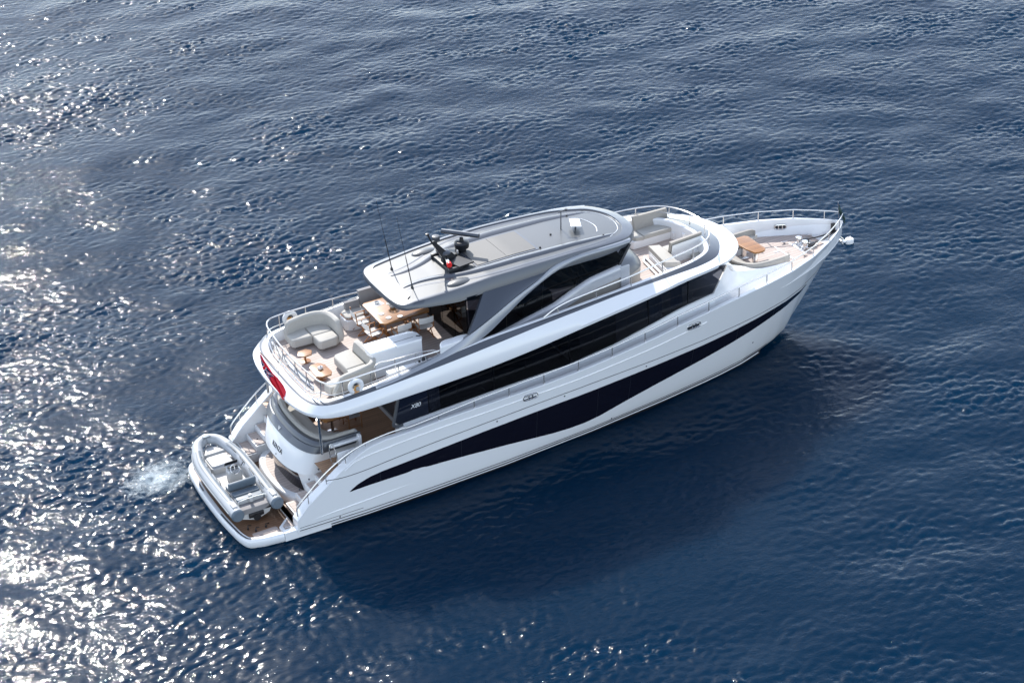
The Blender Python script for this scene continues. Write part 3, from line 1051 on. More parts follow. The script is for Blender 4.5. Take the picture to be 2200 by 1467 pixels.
# silver helm cowl forward of it
c0 = catmull([(14.3, -1.72, 5.42), (14.75, -1.1, 5.44), (14.95, 0, 5.46), (14.75, 1.1, 5.44), (14.3, 1.72, 5.42)], 30)
c1 = catmull([(14.5, -1.74, 5.3), (15.2, -1.15, 5.3), (15.45, 0, 5.32), (15.2, 1.15, 5.3), (14.5, 1.74, 5.3)], 30)
c2 = catmull([(14.55, -1.76, 4.95), (15.45, -1.2, 4.95), (15.75, 0, 4.95), (15.45, 1.2, 4.95), (14.55, 1.76, 4.95)], 30)
c3 = catmull([(14.5, -1.74, 4.2), (15.4, -1.18, 4.2), (15.7, 0, 4.2), (15.4, 1.18, 4.2), (14.5, 1.74, 4.2)], 30)
MB().loft([c0, c1, c2]).build("helm_cowl", SILVER, yacht, angle=60)
MB().loft([c2 * np.array([1, .995, 1]), c3]).build("helm_cowl_base", CUSH2, yacht, angle=60)
# glazed bulkhead aft
for k, y0 in enumerate((-1.8, -.9, 0, .9)):
    MB().box((8.68, y0 + .45, 5.0), (.03, .87, 1.95)).build("bulkhead_door", TINT, yacht)
b = MB()
b.box((11.6, -.7, zf(11.6) + .35), (1.2, .7, .7), bev=.1)
b.box((11.4, .8, zf(11.4) + .35), (1.6, .8, .7), bev=.1)
b.box((13.9, -.5, zf(13.9) + .5), (.6, 1.6, 1.0), bev=.1)
b.build("helm_seat", DARKGREY, yacht)
# small white side locker door standing open by the wheelhouse
b = MB()
b.box((14.35, -1.95, zf(14.3) + .33), (.55, .03, .5), bev=.01, rz=R(12))
b.build("side_gate", WHITE, yacht)

# ------------------------------------------------------------------ swim platform and stern
PO = catmull([(0.06, 0, 0), (0.07, -.8, 0), (.12, -1.6, 0), (.2, -2.25, 0), (.34, -2.58, 0), (.7, -2.74, 0), (1.45, -2.86, 0)], 40)

def plat_ring(ins, z):
    P = inset(np.array([[p[0], p[1], z] for p in PO]), ins)
    P[-1, 0] = PO[-1][0]
    P[-1, 1] = PO[-1][1] + ins
    return P

b = MB()
r0, r1, r2, r3 = plat_ring(.06, .02), plat_ring(0, .12), plat_ring(0, .27), plat_ring(.05, .34)
r4, r5, r6 = plat_ring(.17, .35), plat_ring(.185, .34), plat_ring(.19, .24)
b.mloft([r0, r1, r2, r3, r4, r5, r6])
cl = r0.copy()
cl[:, 1] = 0
b.mloft([cl, r0])
e = [r0[-1], r1[-1], r2[-1], r3[-1], r4[-1], r5[-1], r6[-1]]
b.build("swim_platform", WHITE, yacht, angle=40)
b = MB()
b.loft([[(p[0], p[1] * t, .25) for p in r6] + [(3.0, r6[-1][1] * t, .25)] for t in np.linspace(1, -1, 9)])
b.build("platform_deck", TEAKB, yacht)
# fixed side ledges beside the transom with pale teak
for s in (-1, 1):
    b = MB()
    pl = [(1.462, s * 2.86), (1.462, s * 2.42), (1.9, s * 2.0), (2.3, s * 1.86), (3.0, s * 1.86), (3.0, s * 2.9)]
    b.prism(pl if s > 0 else pl[::-1], .05, .35, bev=.02)
    b.build("platform_ledge", WHITE, yacht)
    b = MB()
    pl = [(1.56, s * 2.66), (1.56, s * 2.46), (1.94, s * 2.06), (2.3, s * 1.95), (2.3, s * 2.62)]
    b.prism(pl if s > 0 else pl[::-1], .345, .356)
    b.build("ledge_deck", TEAK, yacht)
    # pale teak margin of the platform side
    b = MB()
    b.prism(rrect(.62, 1.44, 2.2, 2.62, .05) if s > 0 else rrect(.62, 1.44, -2.62, -2.2, .05), .24, .262)
    b.build("platform_margin", TEAK, yacht)
    b = MB()
    b.tube([(1.55, s * 2.62, .36), (1.6, s * 2.62, .40), (1.78, s * 2.66, .40), (1.83, s * 2.66, .36)], .014, 6)
    b.build("cleat", STEEL, yacht)
# grey tread strip along the stern edge
b = MB()
st_ = plat_ring(.075, .352)
st2 = plat_ring(.125, .354)
b.loft([[tuple(p) for p in st_[8:32]], [tuple(p) for p in st2[8:32]]])
b.loft([mir(st_[8:32]), mir(st2[8:32])])
b.build("edge_strip", DARKGREY, yacht)

# stair flights either side
STEPS = [(2.05, .60), (2.40, .84), (2.74, 1.08), (3.08, 1.32), (3.42, 1.55), (3.78, 1.75)]
for s in (-1, 1):
    b, tr = MB(), MB()
    for i, (x0, z) in enumerate(STEPS):
        x1 = STEPS[i + 1][0] if i + 1 < len(STEPS) else 4.65
        zlow = .05
        b.box(((x0 + x1) / 2, s * 2.08, (z - .03 + zlow) / 2), (x1 - x0 + .02, .94, z - .03 - zlow), bev=.012)
        tr.box(((x0 + x1) / 2 + .01, s * 2.07, z - .012), (x1 - x0 - .05, .80, .03), bev=.008)
    b.build("stair_flight", WHITE2, yacht)
    tr.build("stair_treads", TEAK, yacht)
    for x, z in ((2.5, 1.0), (2.85, 1.25), (3.2, 1.5), (3.55, 1.72)):
        c = MB()
        c.lathe((x, s * 1.76, z), [(0, -.01), (.03, -.01), (.03, .012), (0, .012)], 8, M=Matrix.Rotation(-s * math.pi / 2, 3, 'X'))
        c.build("step_light", DARKGREY, yacht)
    # white inner lining of the wing
    b = MB()
    rows = []
    for x in map(float, np.linspace(1.98, 4.6, 30)):
        zs = itp(ZS, x)
        y = itp(YS, x) - capw(x) + .015
        rows.append([(x, s * y, .3), (x, s * y, zs - .02)])
    b.loft(rows).build("wing_lining", WHITE, yacht)

def pod_out(xc, w, d=.75, xe=4.65, n=26):
    pts = []
    for k in range(n):
        t = k / (n - 1)
        y = w * math.sin(t * math.pi / 2)
        pts.append((xc + d * (1 - max(0, 1 - (y / w) ** 2.4) ** (1 / 2.4)), -y))
    for x in np.linspace(xc + d + .1, xe, 10):
        pts.append((x, -w))
    return pts

def pod_rows(spec):
    return [[(x, y, z) for x, y in pod_out(xc, w)] for xc, w, z in spec]

b = MB()
b.mloft(pod_rows([(2.10, 1.66, .02), (2.10, 1.70, .42), (2.12, 1.70, .52), (2.16, 1.68, .56), (2.24, 1.62, .565), (2.55, 1.5, .565)]))
b.build("transom_plinth", WHITE, yacht, angle=40)
b = MB()
b.mloft(pod_rows([(2.62, 1.62, .56), (2.47, 1.66, 1.31), (2.41, 1.68, 1.33), (2.44, 1.69, 1.45), (2.64, 1.80, 2.08), (2.70, 1.86, 2.14)]))
b.build("transom", WHITE, yacht, angle=40)
b = MB()
b.mloft(pod_rows([(2.68, 1.89, 2.11), (2.64, 1.92, 2.17), (2.78, 1.96, 2.36), (2.82, 1.96, 2.37), (2.86, 1.97, 2.44), (2.92, 1.95, 2.50), (3.02, 1.88, 2.50), (3.10, 1.82, 2.44), (3.14, 1.78, 2.16)]))
b.build("transom_coaming", SILVER, yacht, angle=40)
# dark garage glazing curved to the transom
b = MB()
def pod_face(spec, ya, yb, out=.012, n=24):
    rows = []
    for xc, w, z in spec:
        o = []
        for y in np.linspace(ya, yb, n):
            q = abs(y) / w
            x = xc + .75 * (1 - max(0, 1 - q ** 2.4) ** (1 / 2.4)) - out
            o.append((x, y, z))
        rows.append(o)
    return rows
b.loft(pod_face([(2.62, 1.62, .57), (2.475, 1.66, 1.30)], -1.28, 1.42))
b.build("garage_window", HULLGLASS, yacht)
b = MB()
b.loft(pod_face([(2.41, 1.68, 1.325), (2.415, 1.68, 1.345)], -1.35, 1.45, .006))
b.build("garage_door_seam", DARKGREY, yacht)
b = MB()
pl = [(x + .06, y) for x, y in pod_out(2.22, 1.50)[:24]]
pl2 = [(x, y) for x, y in pod_out(2.62, 1.45)[:24]]
b.mloft([[(x, y, .572) for x, y in pl], [(x, y, .572) for x, y in pl2]])
b.build("garage_ledge", TEAK, yacht)
b = MB()
for y, ln in ((-1.15, .5), (-.55, .0)):
    pass
P = pod_face([(2.40, 1.86, 1.4)], 0, 0)

def text_obj(name, body, size, M, mt, parent, ext=.004, shear=0.0):
    cu = bpy.data.curves.new(name, 'FONT')
    cu.body = body
    cu.size = size
    cu.extrude = ext
    cu.shear = shear
    cu.align_x = 'CENTER'
    cu.align_y = 'CENTER'
    tmp = bpy.data.objects.new(name, cu)
    COL.objects.link(tmp)
    dg = bpy.context.evaluated_depsgraph_get()
    me = bpy.data.meshes.new_from_object(tmp.evaluated_get(dg))
    bpy.data.objects.remove(tmp)
    me.name = name
    me.transform(M)
    me.materials.clear()
    me.materials.append(mt)
    o = bpy.data.objects.new(name, me)
    COL.objects.link(o)
    o.parent = parent
    return o

def basis(xa, ya, loc):
    X = Vector(xa).normalized()
    Y = Vector(ya)
    Z = X.cross(Y).normalized()
    Y = Z.cross(X)
    M = Matrix.Identity(4)
    for i in range(3):
        M[i][0], M[i][1], M[i][2], M[i][3] = X[i], Y[i], Z[i], loc[i]
    return M

# boat's name across the transom, read from astern
text_obj("name_lettering", "KENZA", .23, basis((0, -1, 0), (.32, 0, 1), (2.505, -.10, 1.67)), BLACK, yacht)
text_obj("home_port_lettering", "o", .12, basis((0, -1, 0), (.3, 0, 1), (2.44, -.10, 1.46)), DARKGREY, yacht)
# white chevron emblem on the silver band
b = MB()
E = basis((0, -1, 0), (.6, 0, 1), (2.69, .0, 2.27))
for s in (-1, 1):
    b.add([E @ Vector((s * .005, -.07, .01)), E @ Vector((s * .075, .07, .01)), E @ Vector((s * .03, .06, .01)), E @ Vector((s * .005, .0, .01))], [(0, 1, 2, 3)])
b.build("emblem", WHITE, yacht, smooth=False)
# lettering on the saloon glass
text_obj("model_lettering", "X80", .2, basis((1, 0, .03), (0, .0, 1), (6.38, -2.455, 3.14)), WHITE, yacht, shear=.3)
text_obj("model_lettering", "X80", .2, basis((-1, 0, -.03), (0, .0, 1), (6.38, 2.455, 3.14)), WHITE, yacht, shear=.3)

# cockpit sofa inside the transom
b = MB()
b.mloft(pod_rows([(3.16, 1.78, 1.76), (3.16, 1.78, 2.14), (3.2, 1.76, 2.17)]) , 0)
b.build("cockpit_sofa", WHITE2, yacht)
so = bpy.data.objects["cockpit_sofa"]
b = MB()
b.mloft([[(x, y, z) for x, y in pod_out(xc, w, .7, 4.55)] for xc, w, z in ((3.16, 1.77, 2.08), (3.17, 1.76, 2.20), (3.25, 1.70, 2.22), (3.70, 1.22, 2.22), (3.78, 1.16, 2.19), (3.78, 1.16, 1.78))])
b.build("seat_cushion", CUSH, so)
b = MB()
b.mloft([[(x, y, z) for x, y in pod_out(xc, w, .7, 4.5)] for xc, w, z in ((3.04, 1.84, 2.30), (3.06, 1.83, 2.56), (3.12, 1.78, 2.58), (3.22, 1.72, 2.54), (3.27, 1.66, 2.24))])
b.build("back_cushion", CUSH, so)
# moulded end of the coaming with gate and rails
for s in (-1, 1):
    b = MB()
    b.box((4.56, s * 1.86, 2.1), (.12, .5, .75), bev=.03)
    b.box((4.05, s * 2.02, 2.36), (1.0, .16, .10), bev=.03)
    b.box((4.1, s * 2.35, 2.02), (.9, .05, .5), bev=.015)
    b.build("side_locker", WHITE, yacht)
    g = MB()
    g.tube(catmull([(3.55, s * 2.30, 1.5), (3.45, s * 2.30, 2.0), (3.42, s * 2.30, 2.42), (3.5, s * 2.30, 2.62), (3.6, s * 2.30, 2.4), (3.68, s * 2.30, 1.6)], 30), .018, 8)
    g.tube([(3.44, s * 2.3, 2.2), (3.63, s * 2.3, 2.2)], .014, 6)
    g.tube([(3.47, s * 2.3, 1.9), (3.66, s * 2.3, 1.9)], .014, 6)
    g.build("boarding_gate", STEEL, yacht)
    q = MB()
    q.tube([(3.22, s * 2.2, 2.30), (3.22, s * 2.2, 3.82)], .045, 12)
    q.build("overhang_post", STEEL, yacht)
    h = MB()
    hp = catmull([(5.75, s * 2.93, 2.80), (5.0, s * 2.93, 2.77), (4.3, s * 2.91, 2.66), (3.7, s * 2.88, 2.44), (3.0, s * 2.85, 2.02), (2.4, s * 2.83, 1.52), (2.06, s * 2.81, 1.2), (1.98, s * 2.80, 1.08), (1.97, s * 2.80, .78)], 60)
    h.tube(hp, .024, 8)
    for x in (2.35, 3.0, 3.7, 4.4, 5.2):
        z = float(np.interp(x, hp[::-1][:, 0], hp[::-1][:, 2]))
        h.tube([(x, s * 2.86, z), (x, s * 2.87, itp(ZS, x))], .014, 6)
    h.build("quarter_handrail", RAILM, yacht)

# ------------------------------------------------------------------ side and bow rails
def rail_on_bulwark(s):
    xs = [5.75, 6.9, 8.15, 9.4, 10.67, 11.95, 13.23, 14.5, 15.8, 17.08, 18.4, 19.68, 20.9, 22.1, 23.2, 24.1, 24.5]
    H = lambda x: itp([(5.7, .14), (6.9, .18), (8.2, .27), (10, .34), (20, .36), (24.6, .34)], x)
    yy = lambda x: max(itp(YS, x) - capw(x) * .5, .0)
    P = [(x, s * yy(x), itp(ZS, x) + H(x)) for x in map(float, np.linspace(5.75, 24.5, 120))]
    r = MB()
    r.tube(P, .021, 8)
    o = r.build("side_rail", RAILM, yacht)
    for x in xs[1:-1]:
        q = MB()
        z0, z1 = itp(ZS, x), itp(ZS, x) + H(x)
        q.tube([(x, s * yy(x), z0), (x, s * yy(x), z1)], .019, 6)
        q.lathe((x, s * yy(x), z0 + .012), [(0, 0), (.04, 0), (.03, .016), (0, .016)], 8)
        q.build("stanchion", RAILM, o)

for s in (-1, 1):
    rail_on_bulwark(s)

# rail round the aft flybridge
def ring_at(x, side, ring):
    half = ring[len(ring) // 20:]
    return float(np.interp(x, half[:, 0], half[:, 1]))

top = [(7.9, -2.42, 4.80), (7.0, -2.47, 4.83), (5.9, -2.50, 4.85), (4.8, -2.52, 4.83), (4.1, -2.52, 4.81), (3.62, -2.42, 4.80), (3.42, -2.1, 4.80), (3.34, -1.5, 4.80), (3.28, -.76, 4.80), (3.27, 0, 4.80)]
TP = catmull(top, 60)
full = [tuple(p) for p in TP] + mir(TP[::-1][1:])
low = [(6.85, -2.52, 4.66), (5.9, -2.52, 4.56), (4.8, -2.55, 4.48), (4.1, -2.55, 4.44), (3.62, -2.46, 4.42), (3.40, -2.12, 4.42), (3.30, -1.5, 4.16), (3.24, -.76, 4.16), (3.23, 0, 4.16)]
b = MB()
b.tube(full, .026, 8)
AR = b.build("aft_rail", RAILM, yacht)
b = MB()
for s in (-1, 1):
    L = catmull([(p[0], s * p[1], p[2]) for p in low[:6]], 30)
    b.tube(L, .016, 6)
    b.tube(catmull([(p[0], s * p[1], p[2]) for p in low[5:]], 24), .022, 6)
b.build("lower_rail", RAILM, AR)
for s in (-1, 1):
    for x, y, zt in ((6.85, 2.48, 4.83), (5.9, 2.5, 4.85), (4.94, 2.52, 4.83), (4.0, 2.51, 4.81), (3.44, 2.15, 4.80), (3.32, 1.3, 4.80), (3.28, .5, 4.80)):
        q = MB()
        zb = itp([(3.0, 4.12), (3.6, 4.24), (4.2, 4.31), (6, 4.5), (8, 4.69)], x) + .01
        dx = .12 if x < 3.5 else 0
        q.tube(catmull([(x, s * y, zt), (x - .005, s * y, (zt + zb) / 2 + .1), (x - dx * .5, s * (y + .01), zb + .1), (x - dx, s * (y + .02), zb)], 10), .018, 6)
        q.build("stanchion", RAILM, AR)
# glass infill across the stern rail
b = MB()
b.loft([[(p[0] + .01, p[1], 4.20) for p in full if p[0] < 3.36], [(p[0] + .01, p[1], 4.60) for p in full if p[0] < 3.36]])
b.build("glass_panel", CLEAR, AR)

# rail round the forward flybridge
ft = [(11.05, -2.45, 4.86), (11.45, -2.42, 5.02), (12.0, -2.38, 5.13), (12.8, -2.36, 5.2), (14.4, -2.26, 5.28), (15.8, -2.05, 5.34), (17.2, -1.80, 5.36), (17.85, -1.52, 5.36), (18.2, -1.12, 5.36), (18.42, -.55, 5.36), (18.48, 0, 5.36)]
FT = catmull(ft, 80)
full = [tuple(p) for p in FT] + mir(FT[::-1][1:])
b = MB()
b.tube(full, .026, 8)
FR = b.build("forward_rail", RAILM, yacht)
b = MB()
b.tube(catmull([(13.0, 2.37, 5.04), (14.4, 2.28, 5.06), (15.8, 2.09, 5.1), (17.2, 1.84, 5.12), (17.85, 1.55, 5.12), (18.2, 1.14, 5.12), (18.4, .6, 5.12), (18.44, .3, 5.12)], 40), .014, 6)
b.build("lower_rail", RAILM, FR)
for s in (-1, 1):
    for x, y, zt in ((11.6, 2.41, 5.05), (13.05, 2.355, 5.21), (14.42, 2.255, 5.28), (15.75, 2.055, 5.34), (17.1, 1.82, 5.36), (18.1, 1.25, 5.36), (18.44, .45, 5.36)):
        q = MB()
        yb = y + .03
        q.tube([(x, s * y, zt), (x, s * yb, itp([(11, 4.84), (13, 4.92), (19, 4.93)], x) - .01)], .019, 6)
        q.build("stanchion", RAILM, FR)

# ------------------------------------------------------------------ mast gear on the hardtop
z0 = roof_z(9.1, 0)
mast = MB()
mast.prism([(8.72, -.52), (9.5, -.46), (9.5, .46), (8.72, .52)], z0 - .05, z0 + .10, bev=.04)
# central raked fin
mast.loft([[(9.42, .10, z0), (8.78, .10, z0), (8.78, -.10, z0), (9.42, -.10, z0)],
           [(9.12, .075, z0 + .40), (8.82, .075, z0 + .40), (8.82, -.075, z0 + .40), (9.12, -.075, z0 + .40)]], True, cap=True)
# raked blade carrying the lamp
mast.loft([[(9.1, .09, z0 + .28), (8.78, .09, z0 + .28), (8.78, -.09, z0 + .28), (9.1, -.09, z0 + .28)],
           [(8.56, .04, z0 + .92), (8.44, .04, z0 + .92), (8.44, -.04, z0 + .92), (8.56, -.04, z0 + .92)]], True, cap=True)
mast.tube([(8.49, 0, z0 + .86), (8.36, 0, z0 + 1.18)], .03, 8)
mast.lathe((8.35, 0, z0 + 1.18), [(0, 0), (.06, 0), (.06, .05), (0, .07)], 10)
# wings either side
for s in (-1, 1):
    mast.loft([[(9.35, s * .08, z0 + .20), (8.85, s * .08, z0 + .20), (8.85, s * .08, z0 + .12), (9.35, s * .08, z0 + .12)],
               [(9.62, s * .62, z0 + .16), (9.05, s * .70, z0 + .16), (9.05, s * .70, z0 + .11), (9.62, s * .62, z0 + .11)]], True, cap=True)
    mast.box((8.95, s * .62, z0 + .04), (.5, .12, .2), bev=.03)
MA = mast.build("mast", BLACK, yacht, angle=30)
b = MB()
b.lathe((8.93, 0, z0 + .40), [(.0, -.02), (.17, -.02), (.165, .03), (.12, .08), (0, .11)], 20)
b.build("satellite_dome", SILVER, MA)
b = MB()
b.lathe((9.72, .42, z0 - .02), [(0, 0), (.12, 0), (.14, .16), (.23, .22), (.25, .38), (.20, .44), (.07, .46), (.06, .55), (0, .55)], 20)
RP = b.build("radar_pedestal", BLACK, MA)
b = MB()
rd = Vector((.79, -.95, 0)).normalized()
prof = []
b.tube([Vector((9.76, .56, z0 + .62)) + rd * t for t in (-.66, -.655, 0, .655, .66)], [.04, .075, .082, .075, .04], 12)
b.build("radar_scanner", SILVER_D, RP)
b = MB()
b.tube([(9.05, .92, roof_z(9.05, .92) - .02), (9.05, .92, roof_z(9.05, .92) + .40)], .035, 8)
b.lathe((9.05, .92, roof_z(9.05, .92) + .40), [(0, 0), (.06, 0), (.13, .06), (.135, .15), (.12, .19), (0, .21)], 16)
b.build("gps_antenna", DARKGREY, yacht)
b = MB()
b.tube([(8.92, .02, z0 + .28), (8.86, -.25, z0 + .27), (8.80, -.48, z0 + .25)], [.05, .06, .075], 12)
HN = b.build("horn", STEEL, MA)
b = MB()
b.tube([(8.80, -.475, z0 + .25), (8.77, -.58, z0 + .24)], [.085, .09], 14)
b.build("horn_mouth", REDL, HN)
for s, y in ((1, .83), (-1, -.68)):
    b = MB()
    zb = roof_z(7.38, y)
    b.lathe((7.38, y, zb - .02), [(0, 0), (.05, 0), (.04, .07), (.02, .10), (0, .10)], 10)
    base = Vector((7.38, y, zb + .08))
    tip = Vector((7.04, y - .03, 8.79))
    b.tube([base, base.lerp(tip, .42), base.lerp(tip, .43), tip], [.016, .013, .007, .005], 6)
    b.build("whip_antenna", BLACK, yacht)
b = MB()
zb = roof_z(13.2, .1)
b.tube([(13.2, .1, zb - .02), (13.25, .14, zb + .62)], [.022, .016], 8)
b.tube([(13.15, .14, zb + .60), (13.42, .10, zb + .64)], .02, 6)
b.lathe((13.42, .10, zb + .62), [(0, 0), (.05, 0), (.05, .06), (0, .06)], 10)
b.build("light_pole", DARKGREY, yacht)
b = MB()
E = Matrix.Rotation(R(-22), 3, 'Z') @ Matrix.Rotation(R(5), 3, 'Y')
zb = roof_z(13.65, 0)
b.box((13.66, -.06, zb + .20), (.34, .58, .03), bev=.012, M=E)
SP = b.build("satellite_panel", WHITE, yacht)
b = MB()
b.tube([(13.66, -.06, zb - .02), (13.66, -.06, zb + .19)], .03, 8)
b.build("panel_foot", DARKGREY, SP)
for x, y in ((12.7, -.1), (11.95, -.75), (13.9, .95), (14.2, -.95)):
    MB().lathe((x, y, roof_z(x, y) - .005), [(0, 0), (.04, 0), (.03, .05), (0, .05)], 8).build("roof_fitting", BLACK, yacht)

# ------------------------------------------------------------------ foredeck gear
zd = 3.035
b = MB()
b.box((22.95, .02, zd + .02), (.7, .62, .05), bev=.015)
WL = b.build("windlass", STEEL, yacht)
for y in (.2, -.18):
    b = MB()
    b.lathe((22.82, y, zd + .04), [(0, 0), (.13, 0), (.13, .05), (.08, .08), (.075, .17), (.12, .22), (.11, .26), (0, .28)], 16)
    b.build("capstan", STEEL, WL)
    b = MB()
    b.box((23.12, y, zd + .10), (.26, .16, .14), bev=.04)
    b.build("chain_stopper", DARKGREY, WL)
    b = MB()
    pth = catmull([(23.2, y, zd + .12), (23.6, y * .75, zd + .10), (24.0, y * .3, zd + .16), (24.32, y * .1, zd + .22)], 40)
    for i in range(0, 39):
        b.box(tuple((pth[i] + pth[min(i + 1, 39)]) / 2), (.045, .03 if i % 2 else .05, .05 if i % 2 else .03), bev=.008, rz=math.atan2(-y, 1.2))
    b.build("anchor_chain", BLACK, WL)
b = MB()
b.box((24.22, .08, 3.36), (.16, .05, .38), bev=.02, rz=R(-22))
b.build("fairlead_plate", BLACK, yacht)
for x, y in ((22.45, .55), (22.5, -.62), (23.5, .52), (23.45, -.42)):
    b = MB()
    b.box((x, y, zd + .03), (.08, .04, .06), bev=.01, rz=R(20 if y < 0 else -20))
    b.box((x, y, zd + .07), (.24, .04, .03), bev=.012, rz=R(20 if y < 0 else -20))
    b.build("deck_cleat", STEEL, yacht)
# hawse fitting on the inside of the port bulwark
for s in (1, -1):
    x = 22.75
    y = inner_y(x) - .03
    M3 = Matrix.Rotation(s * math.atan2(inner_y(x + .3) - inner_y(x - .3), .6), 3, 'Z')
    b = MB()
    pl = rrect(-.20, .20, -.085, .085, .07, 4)
    ring = [Vector((x, s * y, 3.33)) + M3 @ Vector((p[0], -s * .01, p[1])) for p in pl]
    b.tube(ring, .022, 6, closed=True)
    f = b.build("inner_fairlead", STEEL, yacht)
    b = MB()
    b.add([p for p in ring], [tuple(range(len(ring)))])
    b.build("opening", NAVYPAINT, f)
    b = MB()
    for dx in (-.07, .07):
        p0 = Vector((x, s * y, 3.25)) + M3 @ Vector((dx, -s * .02, 0))
        b.tube([p0, p0 + Vector((0, 0, .16))], .026, 8)
    b.build("roller", STEEL, f)
# anchor in its roller at the stem
b = MB()
b.tube([(24.36, 0, 3.05), (24.62, 0, 2.82)], .04, 8)
b.tube(catmull([(24.48, -.26, 2.84), (24.60, -.14, 2.70), (24.64, 0, 2.66), (24.60, .14, 2.70), (24.48, .26, 2.84)], 16), [.02 + .035 * math.sin(math.pi * k / 15) for k in range(16)], 8)
b.box((24.62, 0, 2.76), (.16, .30, .06), bev=.02)
b.build("anchor", STEEL, yacht)
b = MB()
b.tube([(24.42, 0, 3.55), (24.36, 0, 4.36)], .014, 6)
b.build("jackstaff", STEEL, yacht)

# ------------------------------------------------------------------ fixed seating
D0 = zf(4)

def cushion(outline, z0, z1, bev=.05):
    return MB().prism(outline, z0, z1, bev=bev)

# forward flybridge lounge
zdk = zf(17.3)
def fixed_sofa(base_out, seats, backs, name="lounge_seat"):
    o = base_out.build(name, WHITE, yacht)
    for q in seats:
        q.build("seat_cushion", CUSH, o)
    for q in backs:
        q.build("back_cushion", CUSH2, o)
    return o

bs = MB()
bs.prism(rrect(16.45, 18.25, 1.0, 1.78, .1), zdk, zdk + .28, bev=.02)
bs.prism([(18.0, .85), (18.65, .75), (18.55, 1.05), (18.1, 1.5), (17.9, 1.5)], zdk, zdk + .28, bev=.02)
st1 = cushion(rrect(16.9, 18.2, .98, 1.56, .05), zdk + .28, zdk + .43)
st2 = cushion([(18.22, .85), (18.68, .76), (18.62, 1.0), (18.35, 1.45), (18.22, 1.52)], zdk + .28, zdk + .43)
st3 = cushion([(16.45, 1.25), (16.6, 1.02), (16.88, .95), (16.88, 1.5), (16.55, 1.55)], zdk + .28, zdk + .42)
bk = MB()
bk.loft([[(16.88, 1.5, zdk + .40), (18.22, 1.5, zdk + .40), (18.22, 1.62, zdk + .40), (16.88, 1.66, zdk + .40)],
         [(16.86, 1.62, zdk + .88), (18.20, 1.58, zdk + .88), (18.20, 1.68, zdk + .88), (16.86, 1.74, zdk + .88)]], True, cap=True)
fixed_sofa(bs, [st1, st2, st3], [bk])
# centre bench with its back to starboard
bs = MB()
bs.prism(rrect(16.95, 18.25, -.62, -.05, .06), zdk, zdk + .26, bev=.02)
st1 = cushion(rrect(16.95, 18.28, -.45, -.05, .05), zdk + .26, zdk + .42)
bk = MB()
bk.loft([[(16.98, -.44, zdk + .3), (18.3, -.34, zdk + .3), (18.3, -.46, zdk + .3), (16.98, -.58, zdk + .3)],
         [(16.92, -.62, zdk + .86), (18.22, -.52, zdk + .86), (18.22, -.62, zdk + .86), (16.92, -.74, zdk + .86)]], True, cap=True)
o = fixed_sofa(bs, [st1], [bk])
b = MB()
b.loft([[(17.0, -.59, zdk + .25), (18.28, -.48, zdk + .25)], [(16.96, -.765, zdk + .76), (18.2, -.645, zdk + .76)]])
b.build("back_shell", WHITE, o)
# starboard sunpad with white step frame
bs = MB()
bs.prism([(16.35, -1.45), (16.75, -1.5), (16.98, .12), (16.6, .18)], zdk, zdk + .27, bev=.02)
st1 = cushion([(16.42, -1.15), (16.88, -1.42), (16.98, .10), (16.62, .25)], zdk + .27, zdk + .44, .04)
o = fixed_sofa(bs, [st1], [])
b = MB()
b.tube([(16.30, -1.2, zdk + .04), (16.50, .28, zdk + .04)], .045, 8)
b.tube([(16.12, -1.3, zdk + .03), (16.30, .02, zdk + .03)], .04, 8)
b.tube([(16.50, .28, zdk + .04), (16.30, .02, zdk + .03)], .04, 8)
b.build("step_frame", WHITE, o)
# fixed pad in the curve of the coaming
b = MB()
b.prism([(16.4, -1.98), (17.4, -1.75), (17.95, -1.3), (18.15, -.75), (18.3, -.2), (18.36, .5), (18.2, .72), (17.9, .0), (17.75, -.8), (17.3, -1.3), (16.5, -1.6)], zdk - .02, zdk + .16, bev=.03)
b.build("coaming_step", CUSH, yacht)
b = MB()
b.box((18.3, .45, zdk + .30), (.36, .34, .24), bev=.03, rz=R(-20))
b.box((18.35, .1, zdk + .18), (.26, .26, .3), bev=.03, rz=R(-10))
b.build("drinks_cabinet", WHITE, yacht)
b = MB()
b.lathe((18.3, .12, zdk + .33), [(0, 0), (.06, 0), (.07, .06), (.05, .12), (0, .13)], 12)
b.build("tap", STEEL, yacht)

# foredeck U sofa with its table
fd = 3.0
bs = MB()
UO = [(19.55, 0), (19.62, -.7), (19.95, -1.12), (20.4, -1.24), (21.1, -1.26), (21.48, -1.18), (21.52, -1.0)]
UI = [(20.12, 0), (20.15, -.45), (20.35, -.62), (20.6, -.68), (21.0, -.70), (21.2, -.76), (21.5, -.96)]
uo, ui = catmull([(*p, 0) for p in UO], 40), catmull([(*p, 0) for p in UI], 40)
def uring(a, z, t=0.0, other=None):
    P = np.array(a)
    if other is not None:
        P = P * (1 - t) + np.array(other) * t
    P[:, 2] = z
    return P
b = MB()
b.mloft([uring(uo, fd), uring(uo, fd + .27), uring(ui, fd + .27), uring(ui, fd)])
FS = b.build("foredeck_sofa", WHITE, yacht)
b = MB()
b.mloft([uring(uo, fd + .27, .12, ui), uring(uo, fd + .38, .12, ui), uring(uo, fd + .405, .18, ui), uring(ui, fd + .405, .08, uo), uring(ui, fd + .375), uring(ui, fd + .28)])
b.build("seat_cushion", CUSH2, FS)
b = MB()
b.mloft([uring(uo, fd + .25, -.0, ui), uring(uo, fd + .58, .0, ui), uring(uo, fd + .62, .06, ui), uring(uo, fd + .61, .22, ui), uring(uo, fd + .40, .36, ui)])
b.build("back_cushion", CUSH2, FS)
